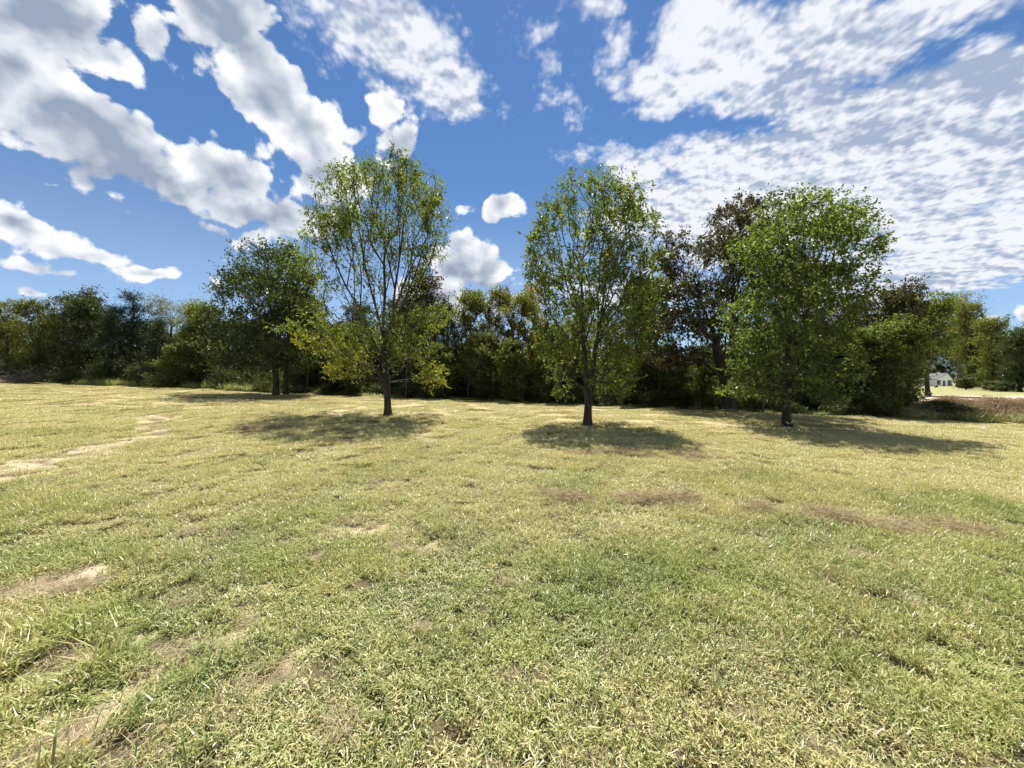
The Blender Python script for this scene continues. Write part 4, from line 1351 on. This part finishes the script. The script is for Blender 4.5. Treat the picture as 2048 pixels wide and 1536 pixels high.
def straw_and_weeds():
    rng = np.random.RandomState(12)
    # raked lines of dry clippings: flat-lying straws
    srcs = []
    for q in range(4):
        n = 420
        p = rng.normal(size=(n, 3)) * np.array([.10, .07, 0]); p[:, 2] = np.abs(rng.normal(size=n)) * .014 + .012
        d = rng.normal(size=(n, 3)) * np.array([1, .8, .12])
        V, Ft = leaves(p, d, .075, rng, .055, up=1.0, hang=0, fold=.1)
        colr = np.stack([rng.uniform(0, 1, n), (rng.uniform(0, 1, n) < .2) * .6, (rng.uniform(0, 1, n) < .22) * rng.uniform(.3, .9, n), np.ones(n)], 1)
        srcs.append(mesh_np('clippings', V, Ft, M['dead'], {'leaf': np.repeat(colr, 4, axis=0)}))
    pos, rot, scl, idx = [], [], [], []
    for pts, w in CLIP_LINES:
        for a, b in zip(pts[:-1], pts[1:]):
            ax, ay = gpos(*a); bx, by = gpos(*b)
            L = math.hypot(bx - ax, by - ay)
            for t in np.arange(0, 1, .085 / L):
                x = ax + (bx - ax) * t + rng.normal() * w * .3; y = ay + (by - ay) * t + rng.normal() * w * .3
                if rng.uniform() < .38: continue
                pos.append((x, y, float(terrain(x, y)) + .012)); rot.append((0, 0, rng.uniform(0, 6.28)))
                s = rng.uniform(.7, 1.35); scl.append((s, s, s * rng.uniform(1.2, 2.8))); idx.append(rng.randint(4))
    for pts, w, kk in BARE_LINES:
        for a, b in zip(pts[:-1], pts[1:]):
            ax, ay = gpos(*a); bx, by = gpos(*b)
            L = math.hypot(bx - ax, by - ay)
            for t in np.arange(0, 1, .22 / L):
                x = ax + (bx - ax) * t + rng.normal() * w * .45; y = ay + (by - ay) * t + rng.normal() * w * .45
                pos.append((x, y, float(terrain(x, y)) + .008)); rot.append((0, 0, rng.uniform(0, 6.28)))
                s = rng.uniform(.5, 1.0); scl.append((s, s, s * .7)); idx.append(rng.randint(4))
    for q in range(240):      # odd wisps anywhere
        y = rng.uniform(1.2, 14) ; x = rng.uniform(-1.3, 1.3) * y
        pos.append((x, y, float(terrain(x, y)) + .015)); rot.append((0, 0, rng.uniform(0, 6.28)))
        s = rng.uniform(.4, .8); scl.append((s, s, s)); idx.append(rng.randint(4))
    gn_scatter('dry_clippings', srcs, pos, rot, scl, idx, np.ones(len(pos)))
    fl = []
    for q in range(3):
        n = 7
        p = rng.uniform(-.3, .3, (n, 3)); p[:, 2] = rng.uniform(.02, .05, n)
        V, Ft = leaves(p, rng.normal(size=(n, 3)) * np.array([1, 1, .3]), .036, rng, .6, up=1.5, fold=.35)
        colr = np.stack([rng.uniform(0, 1, n), rng.uniform(0, 1, n) < .4, (rng.uniform(0, 1, n) < .6) * 1.0, np.ones(n)], 1)
        fl.append(mesh_np('fallen_leaf', V, Ft, M['fallen'], {'leaf': np.repeat(colr, 4, axis=0)}))
    pp = []
    for q in range(170):
        y = rng.uniform(1.3, 19); x = rng.uniform(-1.3, 1.3) * y
        pp.append((x, y, float(terrain(x, y)) + .01))
    pp = np.array(pp)
    gn_scatter('fallen_leaves', fl, pp, np.stack([np.zeros(170), np.zeros(170), rng.uniform(0, 6.28, 170)], 1), np.ones((170, 3)), rng.randint(0, 3, 170), np.zeros(170))
    # longer pale blades at the lower left and some taller tufts
    tall = []
    for q in range(4):
        tall.append(blade_mesh('tuft', .10, 46, rng, .15, .0055, tuft=.03, clover=0, flat=.7))
    pos, rot, scl, idx, dry = [], [], [], [], []
    for q in range(320):
        y = rng.uniform(1.25, 9) ; x = rng.uniform(-1.35, 1.35) * y
        if fbm(np.array(x * .8), np.array(y * .8), 3) < .55: continue
        pos.append((x, y, float(terrain(x, y)))); rot.append((0, 0, rng.uniform(0, 6.28))); s = rng.uniform(.35, .75); scl.append((s, s, s)); idx.append(rng.randint(4)); dry.append(rng.uniform(0, .8))
    for q in range(28):
        y = rng.uniform(1.3, 2.3); x = -y * rng.uniform(.75, 1.4)
        pos.append((x, y, float(terrain(x, y)))); rot.append((0, 0, rng.uniform(0, 6.28))); s = rng.uniform(.7, 1.4); scl.append((s, s, s)); idx.append(rng.randint(4)); dry.append(rng.uniform(0, .7))
    for (bx, by) in [(776, 833), (1175, 852), (1572, 855), (552, 793), (1457, 826)]:
        cx = (bx - 1024) / 769 * {776: 14.4, 1175: 13.3, 1572: 14.7, 552: 23.6, 1457: 22.0}[bx]
        cy = {776: 14.4, 1175: 13.3, 1572: 14.7, 552: 23.6, 1457: 22.0}[bx]
        for q in range(26):
            a = rng.uniform(0, 6.28); r = rng.uniform(.13, .42)
            x = cx + math.cos(a) * r; y = cy + math.sin(a) * r
            pos.append((x, y, float(terrain(x, y)))); rot.append((0, 0, rng.uniform(0, 6.28))); sc = rng.uniform(.45, 1.0); scl.append((sc, sc, sc)); idx.append(rng.randint(4)); dry.append(rng.uniform(.1, .8))
    gn_scatter('tall_grass_tufts', tall, pos, rot, scl, idx, dry)
    # rough weeds along the foot of the tree line
    weeds = [blade_mesh('weed', .7, 420, rng, .5, .016, tuft=.07, clover=.8, flat=.45) for _ in range(4)]
    pos, rot, scl, idx, dry = [], [], [], [], []
    x = -50.0
    while x < 26:
        x += rng.uniform(.18, .5)
        s = rng.uniform(.8, 1.7)
        tallness = .22 + .5 * float(sst(-x, 8, 20)) * float(1 - sst(-x, 30, 40)) + .2 * rng.uniform()
        y = 23.7 - .168 * x + s
        pos.append((x, y, float(terrain(x, y)) - .01)); rot.append((0, 0, rng.uniform(0, 6.28))); scl.append((1, 1, tallness)); idx.append(rng.randint(4)); dry.append(rng.uniform(0, .22))
    for q in range(150):
        x = rng.uniform(20.5, 33); s = rng.uniform(.4, 1.9); y = 23.7 - .168 * x + s
        pos.append((x, y, float(terrain(x, y)) - .01)); rot.append((0, 0, rng.uniform(0, 6.28))); scl.append((1, 1, rng.uniform(.3, .9))); idx.append(rng.randint(4)); dry.append(rng.uniform(0, .5))
    gn_scatter('rough_weeds', weeds, pos, rot, scl, idx, dry)


straw_and_weeds()


# ------------------------------------------------------------------ bank, brush, small things
def brush_pile(name, label, c, size, n, rng, m, leafy=0):
    polys = []
    for i in range(n):
        a = rng.uniform(0, 6.28); L = rng.uniform(.5, 1.4) * size[0]
        p = np.array([rng.normal() * size[0] * .4, rng.normal() * size[1] * .4, abs(rng.normal()) * size[2] * .35])
        d = np.array([math.cos(a), math.sin(a) * .6, rng.uniform(-.15, .45)]) * L * .5
        w = rng.normal(size=3) * .08 * L
        q = [p - d, p + w, p + d]
        for v in q: v[2] = max(v[2], .01)
        r = rng.uniform(.006, .022)
        polys.append((np.array(q), np.array([r, r * .8, r * .3]), 4))
        if rng.uniform() < .6:
            e = q[1] + rng.normal(size=3) * .3 * size[0] * .5; e[2] = abs(e[2])
            polys.append((np.array([q[1], (q[1] + e) / 2 + rng.normal(size=3) * .03, e]), np.array([r * .5, r * .4, .003]), 3))
    V, Fq = tube_mesh(polys)
    me = mesh_np(name, V, Fq, m, smooth=True)
    e = bpy.data.objects.new(name, me); e.location = c
    return link(e, label=label, cat='brush pile')


M['twig'] = bark_material('grey_twig', (0.10, 0.08, 0.065), (0.26, 0.22, 0.18), 14)
M['olddead'] = bark_material('old_dead_wood', (0.045, 0.036, 0.03), (0.13, 0.11, 0.09), 14)
M['redtwig'] = bark_material('reddish_twig', (0.13, 0.075, 0.055), (0.30, 0.20, 0.15), 14)
rb = np.random.RandomState(61)
x, y = gpos(25, 768); brush_pile('brush_pile', 'heap of grey dead branches at the foot of the trees, far left', (x, y + .5, float(terrain(x, y + .5))), (2.6, 1.2, 1.0), 150, rb, M['olddead'])


def dead_weeds():
    """rust-brown dead growth covering the bank at the right"""
    rng = np.random.RandomState(66)
    srcs = []
    for q in range(5):
        n = 900
        p = rng.normal(size=(n, 3)) * np.array([.32, .32, 0]); p[:, 2] = rng.uniform(0, .45, n)
        d = rng.normal(size=(n, 3)); d[:, 2] += .5
        V, Ft = leaves(p, d, .10, rng, .22 if q < 3 else .5)
        colr = np.stack([rng.uniform(0, 1, n), (rng.uniform(0, 1, n) < .2) * .5, (rng.uniform(0, 1, n) < (.75 if q < 3 else .35)) * rng.uniform(.5, 1, n), np.ones(n)], 1)
        srcs.append(mesh_np('dead_weed', V, Ft, M['dead'] if q < 3 else M['scrub'], {'leaf': np.repeat(colr, 4, axis=0)}))
    pos, rot, scl, idx = [], [], [], []
    for q in range(340):
        x = rng.uniform(21.6, 33); s = rng.uniform(.9, 4.0) * (.85 if x > 25 else 1); y = 23.7 - .168 * x + s
        h = rng.uniform(.35, 1.1) * (1.25 if 21 < x < 25.5 else .8)
        if s > 3.0: h *= .5
        if s > 3.2 and rng.uniform() < .5: continue
        pos.append((x, y, float(terrain(x, y)) - .03)); rot.append((0, 0, rng.uniform(0, 6.28))); scl.append((1, 1, h)); idx.append(rng.randint(3) if s > 1.5 else rng.randint(5))
    gn_scatter('dead_weeds', srcs, pos, rot, scl, idx, np.ones(len(pos)))


dead_weeds()
for (bx, s, lab, mm) in [(26.0, 1.7, 'tangle of cut branches on the bank, left one of two', 'redtwig'), (28.6, 1.9, 'tangle of cut branches on the bank, right one of two', 'twig')]:
    by = 23.7 - .168 * bx + s
    brush_pile('brush_pile', lab, (bx, by, float(terrain(bx, by))), (1.5, .9, .7), 110, rb, M[mm])


def shrub_at(px, Y, h, w, label, group=None):
    tr, cr, H = KT['bush']
    X = (px - 1024) / 769 * Y
    e = empty('shrub', (X, Y, float(terrain(X, Y))), label=label, cat='shrub', group=group)
    e.scale = (w / 3, w / 3, h / H); e.rotation_euler = (0, 0, _nrs.uniform(0, 6.28))
    link(bpy.data.objects.new('trunk', tr), parent=e)
    link(bpy.data.objects.new('crown', cr), parent=e)


shrub_at(1893, 21.3, .9, 2.4, 'low green shrub at the foot of the bank by the end of the tree line')
shrub_at(1930, 21.0, .7, 2.2, 'low green shrub on the foot of the bank, right of its neighbour by the trees')
shrub_at(1932, 46, 1.5, 2.6, 'rounded shrub on the sandy strip just right of the white house')
shrub_at(2012, 40, 1.1, 2.8, 'low pale-leaved shrub under the trees beyond the bank')
shrub_at(1985, 42, 1.1, 2.4, 'small shrub at the foot of the trees beyond the bank')


def boxm(name, lo, hi, m, parent):
    x0, y0, z0 = lo; x1, y1, z1 = hi
    V = [(x0, y0, z0), (x1, y0, z0), (x1, y1, z0), (x0, y1, z0), (x0, y0, z1), (x1, y0, z1), (x1, y1, z1), (x0, y1, z1)]
    Fq = [(0, 3, 2, 1), (4, 5, 6, 7), (0, 1, 5, 4), (1, 2, 6, 5), (2, 3, 7, 6), (3, 0, 4, 7)]
    return link(bpy.data.objects.new(name, mesh_np(name, V, Fq, m)), parent=parent)


def poly(name, V, faces, m, parent):
    me = bpy.data.meshes.new(name); me.from_pydata([tuple(v) for v in V], [], faces); me.materials.append(m); me.update()
    return link(bpy.data.objects.new(name, me), parent=parent)


def house():
    Y = 150.0
    X0 = (1873 - 1024) / 769 * Y; X1 = (1905 - 1024) / 769 * Y
    w = X1 - X0
    zb = float(terrain((X0 + X1) / 2, Y))
    e = empty('white_house', (X0, Y, zb), label='small white gabled house with dark windows beyond the bank at the right', cat='house')
    H = 3.3; pk = 5.4; D = 9.0
    # front gable block
    V = [(0, 0, .45), (w, 0, .45), (w, 0, H), (w * .7, 0, pk), (0, 0, H), (0, D, .45), (w, D, .45), (w, D, H), (w * .7, D, pk), (0, D, H)]
    wall = poly('wall', V, [(0, 1, 2, 3, 4), (6, 5, 9, 8, 7), (1, 6, 7, 2), (5, 0, 4, 9)], M['white'], e)
    boxm('foundation', (-.02, -.05, -.3), (w + .02, D + .05, .44), M['foundation'], e)
    ov = .35
    a = np.array([w + ov, 0, H - .3]); b = np.array([w * .7, 0, pk + .06]); c = np.array([-ov, 0, H - .2])
    rV = []
    for yy in (-ov, D + ov):
        for p in (a, b, c):
            rV.append((p[0], yy, p[2] + .02)); rV.append((p[0], yy, p[2] + .16))
    poly('roof', rV, [(1, 3, 9, 7), (3, 5, 11, 9), (0, 6, 8, 2), (2, 8, 10, 4), (0, 2, 3, 1), (2, 4, 5, 3), (6, 7, 9, 8), (8, 9, 11, 10), (0, 1, 7, 6), (4, 10, 11, 5)], M['roof'], e)
    boxm('chimney', (w * .66, 3.0, pk - .6), (w * .66 + .5, 3.5, pk + .7), M['white'], e)

    def win(x0, x1, z0, z1, y=0.0):
        f = boxm('window', (x0 - .14, y - .07, z0 - .14), (x1 + .14, y - .005, z1 + .14), M['door'], e)
        cx = (x0 + x1) / 2; cz = (z0 + z1) / 2
        for (p, q, r, s) in [(x0, cx - .04, cz + .04, z1), (cx + .04, x1, cz + .04, z1), (x0, cx - .04, z0, cz - .04), (cx + .04, x1, z0, cz - .04)]:
            boxm('pane', (p, y - .085, r), (q, y - .072, s), M['glass'], f)
    win(.3, 1.4, 1.2, 2.7)
    win(w - 1.7, w - .6, 1.2, 2.6)
    d = boxm('door', (w * .40, -.06, .5), (w * .40 + .85, -.01, 2.6), M['door'], e)
    boxm('handle', (w * .40 + .68, -.11, 1.5), (w * .40 + .76, -.065, 1.6), M['stone'], d)
    boxm('porch_step', (w * .32, -1.0, -.1), (w * .32 + 1.8, -.06, .3), M['foundation'], e)
    boxm('bench', (w - 1.7, -.6, .7), (w - .5, -.2, 1.15), M['door'], e)
    # left wing, further back with a cross gable
    V = [(-6, 2.5, .2), (-.01, 2.5, .2), (-.01, 2.5, 4.1), (-2.6, 2.5, 6.3), (-6, 2.5, 4.1), (-6, 8.5, .2), (-.01, 8.5, .2), (-.01, 8.5, 4.1), (-2.6, 8.5, 6.3), (-6, 8.5, 4.1)]
    poly('wing', V, [(0, 1, 2, 3, 4), (6, 5, 9, 8, 7), (1, 6, 7, 2), (5, 0, 4, 9)], M['white'], e)
    rV = []
    for yy in (2.2, 8.8):
        for p in ((.3, 4.0), (-2.6, 6.45), (-6.4, 4.0)):
            rV.append((p[0], yy, p[1])); rV.append((p[0], yy, p[1] + .14))
    poly('roof', rV, [(1, 3, 9, 7), (3, 5, 11, 9), (0, 6, 8, 2), (2, 8, 10, 4), (0, 2, 3, 1), (2, 4, 5, 3), (6, 7, 9, 8), (8, 9, 11, 10), (0, 1, 7, 6), (4, 10, 11, 5)], M['brownroof'], e)
    win(-4.2, -3.2, 1.5, 2.8, 2.5)
    win(-1.7, -.8, 1.5, 2.8, 2.5)


house()


def pebble(name, px, py, r, m, label, cat, seed, group=None):
    rng = np.random.RandomState(seed)
    x, y = gpos(px, py)
    bpy_v, nf = [], []
    import bmesh
    bm = bmesh.new(); bmesh.ops.create_icosphere(bm, subdivisions=2, radius=r)
    for v in bm.verts:
        f = 1 + .25 * math.sin(v.co.x / r * 2.3 + seed) + .15 * math.sin(v.co.y / r * 4.1 + seed * 2)
        v.co = Vector((v.co.x * f * 1.3, v.co.y * f, v.co.z * .5 * f))
    me = bpy.data.meshes.new(name); bm.to_mesh(me); bm.free(); me.materials.append(m)
    o = bpy.data.objects.new(name, me); o.location = (x, y, float(terrain(x, y)) + r * .25); o.rotation_euler = (0, 0, rng.uniform(0, 6))
    return link(o, label=label, cat=cat, group=group)


pebble('stone', 335, 819, .10, M['stone'], 'pale flat stone on the field at the upper end of the worn track', 'stone', 1)
pebble('stone', 910, 824, .09, M['paper'], 'small white scrap on the field between the first two row trees', 'litter', 2)
pebble('stone', 1966, 858, .08, M['paper'], 'small white scrap in the grass at the right edge of the field', 'litter', 4)


def small_sapling():
    rng = np.random.RandomState(31)
    x, y = gpos(1584, 857)
    polys = []
    for i in range(5):
        a = rng.uniform(0, 6.28)
        t = np.array([math.cos(a) * .09, math.sin(a) * .09, rng.uniform(.15, .34)])
        polys.append((np.array([[0, 0, -.03], t * .5 + rng.normal(size=3) * .01, t]), np.array([.014, .010, .004]), 5))
    V, Fq = tube_mesh(polys)
    e = empty('cut_sucker', (x, y, float(terrain(x, y))), label='short cut sucker beside the foot of the bright green leaning tree', cat='plant')
    link(bpy.data.objects.new('stem', mesh_np('stem', V, Fq, M['bark_dark'], smooth=True)), parent=e)
    V, Ft = leaves(np.zeros((1, 3)), np.array([[1.0, 0, .1]]), .07, rng, .6)
    lm = mesh_np('leaf', V, Ft, M['deep'], {'leaf': np.tile([[.3, 0, .1, 1.0]], (4, 1))})
    for i in range(14):
        o = link(bpy.data.objects.new('leaf', lm), parent=e)
        o.location = rng.normal(size=3) * .05 + np.array([0, 0, .2])
        o.rotation_euler = rng.uniform(-1.2, 1.2, 3) + np.array([0, 0, rng.uniform(0, 6)])


small_sapling()
print('done', round(time.time() - T0, 1), 'tris', sum(len(m.polygons) for m in bpy.data.meshes))
